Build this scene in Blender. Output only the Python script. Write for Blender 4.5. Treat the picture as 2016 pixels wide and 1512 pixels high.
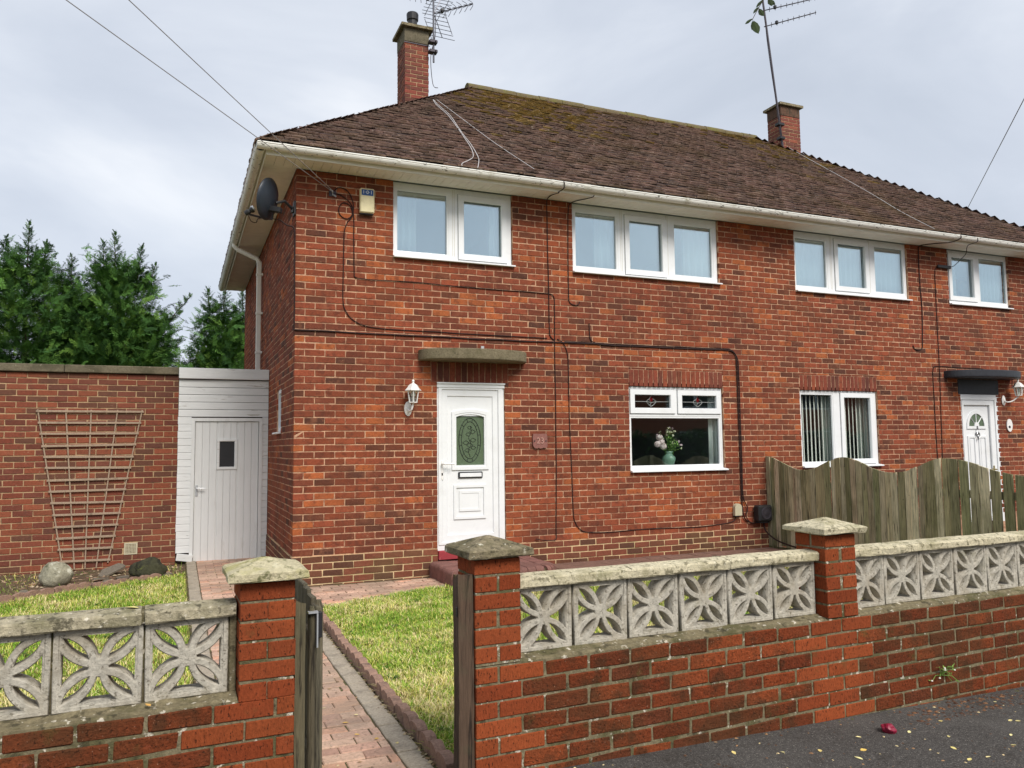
import bpy, math, random
import numpy as np
from mathutils import Vector, Matrix, Euler

for _o in list(bpy.data.objects):
    bpy.data.objects.remove(_o, do_unlink=True)
S = bpy.context.scene
COLL = S.collection
rnd = random.Random(23)
nprs = np.random.RandomState(23)
R = math.radians

# ------------------------------------------------------------------ camera
YAW, PITCH, ROLL, FPX = R(23.0007), R(4.5507), R(-0.64997), 1549.94
CAM = Vector((-1.15596, -8.80311, 1.49635))
Fv = Vector((math.sin(YAW)*math.cos(PITCH), math.cos(YAW)*math.cos(PITCH), math.sin(PITCH)))
R0 = Vector((math.cos(YAW), -math.sin(YAW), 0))
U0 = R0.cross(Fv)
Rv = R0*math.cos(ROLL) + U0*math.sin(ROLL)
Uv = -R0*math.sin(ROLL) + U0*math.cos(ROLL)
cam = bpy.data.cameras.new('camera')
cam.sensor_fit = 'HORIZONTAL'; cam.sensor_width = 36.0
cam.lens = FPX/2016*36.0
cam.clip_start = 0.05; cam.clip_end = 2000
camo = bpy.data.objects.new('camera', cam); COLL.objects.link(camo)
camo.matrix_world = Matrix(((Rv.x, Uv.x, -Fv.x, CAM.x), (Rv.y, Uv.y, -Fv.y, CAM.y), (Rv.z, Uv.z, -Fv.z, CAM.z), (0, 0, 0, 1)))
S.camera = camo
S.render.resolution_x, S.render.resolution_y = 1024, 768

# ------------------------------------------------------------------ sky, sun, exposure
SUN_EL, SUN_AZ = R(44), R(168)           # azimuth: compass-like, measured from +y towards +x
def lin(r, g, b):
    f = lambda c: (c/255/12.92) if c/255 <= 0.04045 else ((c/255+0.055)/1.055)**2.4
    return (f(r), f(g), f(b), 1.0)

W = bpy.data.worlds.new('World'); S.world = W; W.use_nodes = True
nt = W.node_tree; nt.nodes.clear()
def N(t, typ, **kw):
    n = t.nodes.new(typ)
    for k, v in kw.items(): setattr(n, k, v)
    return n
wo = N(nt, 'ShaderNodeOutputWorld'); bg = N(nt, 'ShaderNodeBackground'); nt.links.new(bg.outputs[0], wo.inputs[0])
sky = N(nt, 'ShaderNodeTexSky', sky_type='NISHITA'); sky.sun_disc = False
sky.sun_elevation = SUN_EL; sky.sun_rotation = SUN_AZ
tc = N(nt, 'ShaderNodeTexCoord')
mp = N(nt, 'ShaderNodeMapping'); mp.inputs['Scale'].default_value = (1.0, 1.0, 2.2); mp.inputs['Location'].default_value = (3.1, 1.7, 0.4)
nt.links.new(tc.outputs['Generated'], mp.inputs[0])
cl = N(nt, 'ShaderNodeTexNoise'); cl.inputs['Scale'].default_value = 2.3; cl.inputs['Detail'].default_value = 6; cl.inputs['Roughness'].default_value = 0.5
cl.inputs['Distortion'].default_value = 0.4
nt.links.new(mp.outputs[0], cl.inputs['Vector'])
rp = N(nt, 'ShaderNodeValToRGB')
e = rp.color_ramp.elements
e[0].position = 0.30; e[0].color = lin(192, 200, 213)
e[1].position = 0.70; e[1].color = lin(240, 243, 248)
m_ = e.new(0.47); m_.color = lin(205, 212, 224)
m_ = e.new(0.57); m_.color = lin(217, 223, 233)
nt.links.new(cl.outputs['Fac'], rp.inputs[0])
SKY_STRENGTH = 0.10
sc = N(nt, 'ShaderNodeVectorMath', operation='SCALE'); sc.inputs['Scale'].default_value = 0.47/SKY_STRENGTH
nt.links.new(rp.outputs[0], sc.inputs[0])
mx = N(nt, 'ShaderNodeMix', data_type='RGBA'); mx.inputs['Factor'].default_value = 0.95
nt.links.new(sky.outputs[0], mx.inputs['A']); nt.links.new(sc.outputs[0], mx.inputs['B'])
nt.links.new(mx.outputs['Result'], bg.inputs[0]); bg.inputs[1].default_value = SKY_STRENGTH

sl = bpy.data.lights.new('sun', 'SUN'); sl.energy = 1.5; sl.angle = R(26); sl.color = (1.0, 0.945, 0.87)
so = bpy.data.objects.new('sun', sl); COLL.objects.link(so)
sd = Vector((math.sin(SUN_AZ)*math.cos(SUN_EL), math.cos(SUN_AZ)*math.cos(SUN_EL), math.sin(SUN_EL)))
so.rotation_euler = sd.to_track_quat('Z', 'Y').to_euler(); so.location = sd*40
S.view_settings.view_transform = 'Standard'; S.view_settings.look = 'None'
S.view_settings.gamma = 1.0; S.view_settings.use_curve_mapping = False
S.view_settings.exposure = 1.22

# ------------------------------------------------------------------ materials
def mat(name, col='attr', rough=0.8, layers=(), bump=None, spec=0.3, coat=0.0, grain=None, metal=0.0):
    """layers: (scale, lo, hi, colour, strength[, stretch]) blotches mixed over the colour; grain: (scale, amount[, stretch]) brightness grain"""
    m = bpy.data.materials.new(name); m.use_nodes = True
    t = m.node_tree; t.nodes.clear()
    out = N(t, 'ShaderNodeOutputMaterial'); b = N(t, 'ShaderNodeBsdfPrincipled'); t.links.new(b.outputs[0], out.inputs[0])
    b.inputs['Roughness'].default_value = rough; b.inputs['Specular IOR Level'].default_value = spec
    b.inputs['Metallic'].default_value = metal
    if coat: b.inputs['Coat Weight'].default_value = coat
    geo = N(t, 'ShaderNodeNewGeometry')
    def coords(st):
        if not st: return geo.outputs['Position']
        mpn = N(t, 'ShaderNodeMapping'); mpn.inputs['Scale'].default_value = st
        t.links.new(geo.outputs['Position'], mpn.inputs[0]); return mpn.outputs[0]
    if col == 'attr':
        a = N(t, 'ShaderNodeAttribute', attribute_name='Col'); cur = a.outputs['Color']
    else:
        rg = N(t, 'ShaderNodeRGB'); rg.outputs[0].default_value = col; cur = rg.outputs[0]
    if grain:
        n = N(t, 'ShaderNodeTexNoise'); n.inputs['Scale'].default_value = grain[0]; n.inputs['Detail'].default_value = 5; n.inputs['Roughness'].default_value = 0.65
        t.links.new(coords(grain[2] if len(grain) > 2 else None), n.inputs['Vector'])
        r_ = N(t, 'ShaderNodeMapRange'); r_.inputs['From Min'].default_value = 0.25; r_.inputs['From Max'].default_value = 0.75
        r_.inputs['To Min'].default_value = 1-grain[1]; r_.inputs['To Max'].default_value = 1+grain[1]
        t.links.new(n.outputs['Fac'], r_.inputs['Value'])
        v = N(t, 'ShaderNodeVectorMath', operation='SCALE'); t.links.new(cur, v.inputs[0]); t.links.new(r_.outputs[0], v.inputs['Scale']); cur = v.outputs[0]
    for L in layers:
        n = N(t, 'ShaderNodeTexNoise'); n.inputs['Scale'].default_value = L[0]; n.inputs['Detail'].default_value = 6; n.inputs['Roughness'].default_value = 0.62
        t.links.new(coords(L[5] if len(L) > 5 else None), n.inputs['Vector'])
        r_ = N(t, 'ShaderNodeMapRange'); r_.inputs['From Min'].default_value = L[1]; r_.inputs['From Max'].default_value = L[2]
        r_.inputs['To Min'].default_value = 0; r_.inputs['To Max'].default_value = L[4]
        t.links.new(n.outputs['Fac'], r_.inputs['Value'])
        x = N(t, 'ShaderNodeMix', data_type='RGBA'); t.links.new(r_.outputs[0], x.inputs['Factor']); t.links.new(cur, x.inputs['A'])
        x.inputs['B'].default_value = L[3]; cur = x.outputs['Result']
    t.links.new(cur, b.inputs['Base Color'])
    if bump:
        n = N(t, 'ShaderNodeTexNoise'); n.inputs['Scale'].default_value = bump[0]; n.inputs['Detail'].default_value = 6; n.inputs['Roughness'].default_value = 0.7
        t.links.new(coords(bump[3] if len(bump) > 3 else None), n.inputs['Vector'])
        bp = N(t, 'ShaderNodeBump'); bp.inputs['Strength'].default_value = bump[1]; bp.inputs['Distance'].default_value = bump[2]
        t.links.new(n.outputs['Fac'], bp.inputs['Height']); t.links.new(bp.outputs[0], b.inputs['Normal'])
    return m

def glass_mat(name, tint, refl):
    m = bpy.data.materials.new(name); m.use_nodes = True
    t = m.node_tree; t.nodes.clear()
    out = N(t, 'ShaderNodeOutputMaterial'); ms = N(t, 'ShaderNodeMixShader')
    tr = N(t, 'ShaderNodeBsdfTransparent'); tr.inputs[0].default_value = tint
    gl = N(t, 'ShaderNodeBsdfGlossy'); gl.inputs['Roughness'].default_value = 0.0; gl.inputs[0].default_value = (0.82, 0.95, 0.99, 1)
    lw = N(t, 'ShaderNodeLayerWeight'); lw.inputs[0].default_value = 0.5       # 1 - |cos|, the same on both faces of a pane
    pw = N(t, 'ShaderNodeMath', operation='POWER'); pw.inputs[1].default_value = 5.0
    ad = N(t, 'ShaderNodeMath', operation='MULTIPLY_ADD'); ad.inputs[1].default_value = 0.95-refl; ad.inputs[2].default_value = 0.04+refl; ad.use_clamp = True
    t.links.new(lw.outputs['Facing'], pw.inputs[0]); t.links.new(pw.outputs[0], ad.inputs[0]); t.links.new(ad.outputs[0], ms.inputs[0])
    t.links.new(tr.outputs[0], ms.inputs[1]); t.links.new(gl.outputs[0], ms.inputs[2]); t.links.new(ms.outputs[0], out.inputs[0])
    return m

MOSS = lin(96, 98, 40); DARK = lin(38, 34, 30); LICHEN = lin(214, 208, 186)
M = {}
M['house_brick'] = mat('house_brick', rough=0.9, spec=0.2, grain=(55, 0.30), bump=(120, 0.8, 0.005), layers=[
    (0.65, 0.47, 0.66, lin(162, 86, 52), 0.45), (1.1, 0.50, 0.68, lin(96, 54, 42), 0.50), (12, 0.50, 0.64, lin(84, 50, 40), 0.55),
    (7, 0.56, 0.70, lin(150, 98, 72), 0.50), (1.7, 0.52, 0.72, lin(84, 56, 46), 0.40, (1, 1, 0.22)), (30, 0.64, 0.70, lin(196, 156, 126), 0.40)])
M['mortar'] = mat('mortar', lin(196, 156, 126), rough=0.95, grain=(24, 0.30), layers=[(1.1, 0.45, 0.65, lin(132, 100, 80), 0.6), (13, 0.48, 0.62, lin(128, 82, 62), 0.75)], bump=(120, 0.5, 0.004))
M['plinth_mortar'] = mat('plinth_mortar', lin(204, 178, 138), rough=0.95, grain=(30, 0.25), layers=[(2, 0.5, 0.68, lin(150, 140, 92), 0.6)])
M['plinth_brick'] = mat('plinth_brick', rough=0.92, grain=(50, 0.25), bump=(140, 0.6, 0.005), layers=[(1.6, 0.52, 0.70, lin(112, 94, 62), 0.35), (12, 0.58, 0.75, lin(72, 54, 46), 0.5)])
M['garage_brick'] = mat('garage_brick', rough=0.92, grain=(40, 0.25), bump=(130, 0.6, 0.005), layers=[(0.9, 0.45, 0.7, lin(120, 78, 62), 0.5), (14, 0.56, 0.72, lin(84, 58, 50), 0.5), (26, 0.66, 0.74, lin(196, 176, 150), 0.45)])
M['garage_mortar'] = mat('garage_mortar', lin(176, 148, 114), rough=0.95, grain=(30, 0.25), layers=[(7, 0.54, 0.68, lin(110, 86, 66), 0.6)])
M['pillar_brick'] = mat('pillar_brick', rough=0.95, spec=0.12, grain=(110, 0.28, (1, 1, 0.5)), bump=(150, 0.9, 0.006, (1, 1, 0.45)), layers=[
    (4, 0.48, 0.68, lin(122, 62, 38), 0.6), (130, 0.585, 0.63, lin(48, 26, 18), 0.85, (1, 1, 0.42)), (7, 0.60, 0.72, lin(92, 78, 46), 0.5), (90, 0.68, 0.72, lin(196, 132, 96), 0.5)])
M['wall_brick'] = mat('wall_brick', rough=0.95, spec=0.12, grain=(85, 0.45), bump=(70, 1.0, 0.013), layers=[
    (1.9, 0.44, 0.62, lin(86, 58, 38), 0.75), (8, 0.52, 0.64, lin(68, 50, 34), 0.65), (95, 0.58, 0.64, lin(42, 28, 20), 0.75), (5.5, 0.62, 0.70, lin(84, 82, 44), 0.5),
    (110, 0.66, 0.70, lin(200, 168, 140), 0.55), (4.2, 0.67, 0.72, lin(190, 108, 90), 0.6)])
M['wall_mortar'] = mat('wall_mortar', lin(128, 118, 92), rough=0.98, grain=(50, 0.4), bump=(80, 1.0, 0.010), layers=[
    (6, 0.48, 0.60, lin(84, 82, 50), 0.75), (30, 0.60, 0.65, lin(222, 214, 196), 0.85), (20, 0.56, 0.64, lin(56, 52, 38), 0.7)])
M['coping'] = mat('coping', lin(206, 196, 166), rough=0.95, grain=(60, 0.35), bump=(90, 1.0, 0.010), layers=[
    (5, 0.5, 0.64, lin(150, 142, 106), 0.7), (34, 0.54, 0.62, lin(96, 90, 66), 0.75), (48, 0.62, 0.68, lin(238, 230, 206), 0.75), (3.5, 0.60, 0.70, MOSS, 0.45)])
M['old_coping'] = mat('old_coping', lin(176, 166, 140), rough=0.95, grain=(50, 0.4), bump=(70, 1.0, 0.012), layers=[
    (6, 0.46, 0.62, lin(112, 108, 76), 0.7), (26, 0.53, 0.62, lin(70, 66, 50), 0.8), (40, 0.60, 0.67, lin(232, 224, 204), 0.8)])
M['cap_lichen'] = mat('cap_lichen', lin(200, 190, 156), rough=0.97, grain=(50, 0.3), bump=(80, 1.0, 0.012), layers=[
    (7, 0.48, 0.62, lin(166, 160, 92), 0.7), (26, 0.56, 0.64, lin(104, 104, 66), 0.8), (14, 0.60, 0.68, lin(234, 228, 200), 0.8)])
M['cap_dark'] = mat('cap_dark', lin(146, 134, 108), rough=0.97, grain=(50, 0.4), bump=(80, 1.0, 0.012), layers=[
    (8, 0.44, 0.62, lin(98, 92, 64), 0.8), (30, 0.53, 0.63, lin(62, 58, 46), 0.8), (18, 0.63, 0.68, lin(232, 226, 204), 0.9)])
M['screen'] = mat('screen', lin(184, 178, 164), rough=0.95, grain=(50, 0.32), bump=(100, 0.9, 0.008), layers=[
    (5, 0.48, 0.66, lin(156, 144, 122), 0.6), (60, 0.57, 0.64, lin(84, 76, 62), 0.65), (14, 0.58, 0.68, lin(128, 120, 100), 0.55), (3, 0.62, 0.72, MOSS, 0.3)])
M['upvc'] = mat('upvc', lin(232, 234, 235), rough=0.4, spec=0.4, grain=(8, 0.03), layers=[(3.5, 0.55, 0.75, lin(204, 204, 198), 0.35), (40, 0.66, 0.72, lin(190, 188, 178), 0.35, (1.5, 1, 0.6))])
M['upvc_cream'] = mat('upvc_cream', lin(234, 230, 216), rough=0.45, spec=0.4, grain=(6, 0.06), layers=[(3, 0.55, 0.75, lin(188, 180, 156), 0.35)])
M['soffit'] = mat('soffit', lin(246, 242, 232), rough=0.6, grain=(5, 0.08))
M['gutter'] = mat('gutter', lin(240, 238, 230), rough=0.4, spec=0.4, grain=(8, 0.05), layers=[(5, 0.58, 0.70, lin(168, 162, 132), 0.45), (24, 0.60, 0.65, lin(62, 60, 46), 0.75, (0.5, 0.5, 1.6))])
M['gap_rubber'] = mat('gap_rubber', lin(40, 42, 44), rough=0.7)
M['glass'] = glass_mat('glass', (0.95, 0.99, 0.99, 1), 0.40)
M['glass_low'] = glass_mat('glass_low', (0.96, 0.98, 0.97, 1), 0.06)
M['door_glass'] = mat('door_glass', lin(92, 108, 84), rough=0.22, spec=0.5, grain=(35, 0.15), bump=(120, 0.5, 0.004))
M['lead'] = mat('lead', lin(44, 50, 44), rough=0.5, spec=0.5)
M['came'] = mat('came', lin(176, 178, 176), rough=0.4, metal=0.4)
M['red_glass'] = mat('red_glass', lin(96, 20, 24), rough=0.2)
M['tile'] = mat('tile', rough=0.92, grain=(24, 0.35), bump=(50, 0.9, 0.010), layers=[
    (0.7, 0.54, 0.68, lin(104, 86, 48), 0.5), (5, 0.54, 0.66, lin(92, 74, 50), 0.55), (11, 0.56, 0.66, lin(50, 40, 38), 0.75), (26, 0.62, 0.69, lin(214, 198, 182), 0.7)])
M['ridge'] = mat('ridge', lin(108, 96, 72), rough=0.95, grain=(30, 0.3), bump=(60, 1, 0.01), layers=[(5, 0.45, 0.62, lin(112, 108, 56), 0.8), (26, 0.58, 0.7, lin(66, 58, 44), 0.7)])
M['under'] = mat('under', lin(50, 42, 38), rough=1)
M['concrete'] = mat('concrete', lin(122, 112, 90), rough=0.97, grain=(60, 0.35), bump=(110, 1.0, 0.008), layers=[
    (6, 0.5, 0.64, lin(92, 86, 62), 0.7), (50, 0.58, 0.68, lin(58, 54, 44), 0.75), (70, 0.67, 0.72, lin(206, 198, 176), 0.6)])
M['dark_concrete'] = mat('dark_concrete', lin(110, 102, 84), rough=0.97, grain=(40, 0.35), layers=[(4, 0.45, 0.65, lin(78, 74, 58), 0.8), (22, 0.62, 0.72, lin(176, 168, 146), 0.5)], bump=(80, 0.9, 0.008))
M['stained_band'] = mat('stained_band', lin(96, 72, 58), rough=0.97, grain=(30, 0.4), layers=[(14, 0.5, 0.62, lin(62, 56, 46), 0.8, (1, 1, 0.3)), (20, 0.6, 0.7, lin(140, 128, 104), 0.5, (1, 1, 0.3))])
M['black_paint'] = mat('black_paint', lin(46, 48, 54), rough=0.5, spec=0.4, grain=(18, 0.25), bump=(60, 0.3, 0.004))
M['white_wood'] = mat('white_wood', lin(220, 221, 219), rough=0.6, grain=(12, 0.08, (0.3, 1, 2)), bump=(50, 0.4, 0.004, (0.3, 1, 2)), layers=[
    (9, 0.62, 0.70, lin(150, 140, 126), 0.6, (0.35, 1, 2.2)), (22, 0.68, 0.72, lin(90, 80, 70), 0.7, (0.3, 1, 2))])
M['white_door'] = mat('white_door', lin(220, 221, 219), rough=0.55, grain=(10, 0.06, (2, 1, 0.3)), layers=[(5, 0.6, 0.74, lin(176, 168, 158), 0.45, (2, 1, 0.35)), (40, 0.69, 0.73, lin(110, 100, 92), 0.5)])
M['fence_wood'] = mat('fence_wood', rough=0.92, grain=(60, 0.5, (1, 1, 0.07)), bump=(80, 0.9, 0.010, (1, 1, 0.08)), layers=[
    (3.5, 0.50, 0.64, lin(96, 98, 62), 0.45, (1, 1, 0.6)), (46, 0.57, 0.64, lin(48, 46, 32), 0.8, (1, 1, 0.06)), (34, 0.60, 0.68, lin(176, 168, 142), 0.65, (1, 1, 0.05)), (11, 0.70, 0.73, lin(24, 20, 16), 0.9)])
M['grey_wood'] = mat('grey_wood', rough=0.9, grain=(40, 0.4, (1.5, 1.5, 0.1)), bump=(70, 1.0, 0.010, (1.3, 1.3, 0.08)), layers=[
    (36, 0.56, 0.66, lin(32, 26, 22), 0.85, (1.5, 1.5, 0.08)), (5, 0.56, 0.7, lin(84, 84, 62), 0.5)])
M['trellis_wood'] = mat('trellis_wood', lin(158, 138, 118), rough=0.9, grain=(60, 0.3), layers=[(12, 0.55, 0.7, lin(96, 82, 70), 0.6)])
M['black_plastic'] = mat('black_plastic', lin(40, 40, 42), rough=0.45, spec=0.4, grain=(14, 0.2))
M['dish'] = mat('dish', lin(46, 54, 64), rough=0.42, spec=0.5, grain=(10, 0.15))
M['metal_grey'] = mat('metal_grey', lin(112, 112, 118), rough=0.45, metal=0.6)
M['metal_dark'] = mat('metal_dark', lin(70, 66, 72), rough=0.5, metal=0.4)
M['galv'] = mat('galv', lin(190, 192, 194), rough=0.4, metal=0.5)
M['cable'] = mat('cable', lin(44, 26, 24), rough=0.7, grain=(30, 0.2))
M['pale_cable'] = mat('pale_cable', lin(196, 192, 190), rough=0.6)
M['wire'] = mat('wire', lin(134, 130, 130), rough=0.6)
M['alarm'] = mat('alarm', lin(226, 214, 172), rough=0.5, grain=(20, 0.08), layers=[(9, 0.58, 0.74, lin(178, 162, 112), 0.5)])
M['blue'] = mat('blue', lin(40, 82, 140), rough=0.45)
M['print_white'] = mat('print_white', lin(232, 234, 238), rough=0.5)
M['digits'] = mat('digits', lin(184, 142, 130), rough=0.8)
M['plaque'] = mat('plaque', lin(138, 94, 86), rough=0.85, grain=(60, 0.2), bump=(80, 0.8, 0.006))
M['box_beige'] = mat('box_beige', lin(186, 178, 152), rough=0.6, grain=(20, 0.08))
M['lamp_white'] = mat('lamp_white', lin(232, 230, 226), rough=0.4, spec=0.5, layers=[(20, 0.62, 0.7, lin(150, 140, 120), 0.5)])
M['lamp_glass'] = glass_mat('lamp_glass', (0.86, 0.9, 0.86, 1), 0.12)
M['brass'] = mat('brass', lin(168, 150, 92), rough=0.35, metal=0.7)
M['chrome'] = mat('chrome', lin(150, 150, 150), rough=0.25, metal=0.9)
M['red_paint'] = mat('red_paint', lin(150, 56, 62), rough=0.7, grain=(25, 0.15), layers=[(16, 0.58, 0.68, lin(204, 170, 160), 0.6)])
M['paver'] = mat('paver', rough=0.93, grain=(55, 0.28), bump=(100, 0.8, 0.006), layers=[
    (1.6, 0.46, 0.62, lin(154, 134, 116), 0.75), (36, 0.58, 0.66, lin(104, 86, 74), 0.65), (48, 0.64, 0.70, lin(228, 210, 190), 0.6)])
M['grey_edge'] = mat('grey_edge', lin(166, 155, 138), rough=0.95, grain=(80, 0.35), bump=(100, 0.9, 0.006), layers=[(8, 0.5, 0.68, lin(112, 104, 94), 0.6), (60, 0.64, 0.72, lin(84, 76, 66), 0.7)])
M['joint_sand'] = mat('joint_sand', lin(92, 80, 60), rough=1, grain=(60, 0.4), layers=[(3, 0.5, 0.62, lin(78, 84, 38), 0.7)])
M['scallop'] = mat('scallop', lin(152, 122, 106), rough=0.95, grain=(70, 0.3), bump=(90, 1, 0.008), layers=[(9, 0.52, 0.66, lin(96, 80, 70), 0.7), (34, 0.66, 0.73, lin(200, 184, 168), 0.6)])
M['patio'] = mat('patio', lin(126, 96, 84), rough=0.95, grain=(30, 0.3), bump=(50, 0.8, 0.008), layers=[(6, 0.5, 0.66, lin(92, 72, 60), 0.7, (1, 2.5, 1)), (14, 0.6, 0.7, lin(58, 46, 38), 0.7, (1, 3, 1)), (40, 0.66, 0.72, lin(176, 156, 136), 0.5)])
M['step'] = mat('step', rough=0.9, grain=(50, 0.25), bump=(90, 0.8, 0.006), layers=[(10, 0.55, 0.7, lin(90, 62, 54), 0.6)])
M['asphalt'] = mat('asphalt', lin(80, 77, 74), rough=0.95, spec=0.15, grain=(70, 0.6), bump=(120, 1.0, 0.010), layers=[
    (1.2, 0.48, 0.7, lin(106, 103, 99), 0.6), (150, 0.58, 0.63, lin(168, 162, 154), 0.6), (140, 0.60, 0.66, lin(38, 36, 34), 0.6, (1.1, 0.9, 1)), (4, 0.58, 0.72, lin(60, 54, 48), 0.6)])
M['soil'] = mat('soil', lin(104, 86, 66), rough=1, grain=(30, 0.45), bump=(40, 1, 0.02), layers=[(9, 0.5, 0.64, lin(70, 58, 46), 0.8), (26, 0.64, 0.72, lin(164, 146, 120), 0.7), (3, 0.58, 0.68, lin(92, 102, 44), 0.6)])
M['lawn_soil'] = mat('lawn_soil', lin(128, 122, 66), rough=1, grain=(25, 0.35), bump=(60, 1, 0.02), layers=[(5, 0.5, 0.62, lin(90, 106, 42), 0.8), (16, 0.62, 0.72, lin(96, 80, 56), 0.7)])
M['ground'] = mat('ground', lin(96, 100, 66), rough=1, grain=(0.8, 0.2))
M['grass'] = mat('grass', rough=0.8, spec=0.15)
M['leaf'] = mat('leaf', rough=0.75, spec=0.2)
M['bark'] = mat('bark', lin(72, 56, 44), rough=1, grain=(20, 0.3), bump=(30, 1, 0.02))
M['rock_pale'] = mat('rock_pale', lin(150, 146, 126), rough=0.95, grain=(22, 0.35), bump=(30, 1, 0.015), layers=[(9, 0.54, 0.62, lin(206, 204, 186), 0.85), (7, 0.56, 0.66, lin(72, 76, 50), 0.8), (24, 0.62, 0.7, lin(40, 40, 34), 0.8)])
M['rock_dark'] = mat('rock_dark', lin(66, 66, 48), rough=0.95, grain=(22, 0.35), bump=(30, 1, 0.015), layers=[(7, 0.5, 0.62, lin(42, 42, 34), 0.8), (12, 0.6, 0.68, lin(104, 108, 58), 0.7)])
M['slate'] = mat('slate', lin(112, 104, 92), rough=0.9, grain=(40, 0.3), bump=(50, 0.8, 0.006))
M['plaster'] = mat('plaster', lin(150, 160, 160), rough=0.9)
M['net'] = mat('net', lin(226, 234, 232), rough=0.95)
M['curtain'] = mat('curtain', lin(196, 206, 200), rough=0.95)
M['blind'] = mat('blind', lin(240, 240, 234), rough=0.8)
M['vase'] = mat('vase', lin(116, 150, 132), rough=0.15, spec=0.6)
M['petal'] = mat('petal', rough=0.8)
M['stain_wood'] = mat('stain_wood', lin(60, 46, 40), rough=0.8)
M['far_brick'] = mat('far_brick', lin(150, 88, 66), rough=0.9, grain=(4, 0.2))
M['far_roof'] = mat('far_roof', lin(110, 78, 66), rough=0.9, grain=(3, 0.25))

# ------------------------------------------------------------------ object helpers
WO = {}        # where an object's origin lies, in the space its parts are written in
def put(o, parent=None, pos=None):
    COLL.objects.link(o)
    pos = Vector(pos if pos is not None else (0, 0, 0))
    if parent is not None:
        o.parent = parent; o.location = pos - WO[parent.name]
    else:
        o.location = pos
    WO[o.name] = pos
    return o
def tag(o, label=None, cat=None, group=None, kind=None):
    if label: o['label'] = label
    if cat: o['category'] = cat
    if group: o['group'] = group
    if kind: o['kind'] = kind
    return o
def thing(name, pos, label, cat, group=None):
    o = bpy.data.objects.new(name, None); o.empty_display_size = 0.1
    put(o, None, pos); tag(o, label, cat, group); return o
def local_thing(name, pos, rotz, label, cat, group=None):
    o = thing(name, pos, label, cat, group); o.rotation_euler = (0, 0, rotz); WO[o.name] = Vector((0, 0, 0)); return o

def cbox_geo(hx, hy, hz, ch, jit=0.0, rr=None):
    """chamfered box: 24 verts, 26 faces"""
    vs, idx = [], {}
    for sx in (-1, 1):
        for sy in (-1, 1):
            for sz in (-1, 1):
                j = [(rr.uniform(-jit, jit) if jit else 0) for _ in range(3)]
                for a in range(3):
                    p = [sx*(hx-ch), sy*(hy-ch), sz*(hz-ch)]
                    p[a] = (sx*hx, sy*hy, sz*hz)[a]
                    idx[(sx, sy, sz, a)] = len(vs); vs.append(tuple(p[k]+j[k] for k in range(3)))
    fs = []
    for a in range(3):
        b, c = (a+1) % 3, (a+2) % 3
        for s in (-1, 1):
            q = []
            for (p, r) in ((-1, -1), (1, -1), (1, 1), (-1, 1)):
                k = [0, 0, 0]; k[a] = s; k[b] = p; k[c] = r
                q.append(idx[(k[0], k[1], k[2], a)])
            fs.append(q if s > 0 else q[::-1])
    for a in range(3):             # edges along axis a
        b, c = (a+1) % 3, (a+2) % 3
        for p in (-1, 1):
            for r in (-1, 1):
                def g(s, ax):
                    k = [0, 0, 0]; k[a] = s; k[b] = p; k[c] = r
                    return idx[(k[0], k[1], k[2], ax)]
                q = [g(-1, b), g(1, b), g(1, c), g(-1, c)]
                fs.append(q if p*r < 0 else q[::-1])
    for sx in (-1, 1):
        for sy in (-1, 1):
            for sz in (-1, 1):
                q = [idx[(sx, sy, sz, a)] for a in range(3)]
                fs.append(q if sx*sy*sz > 0 else q[::-1])
    return vs, fs

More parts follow.
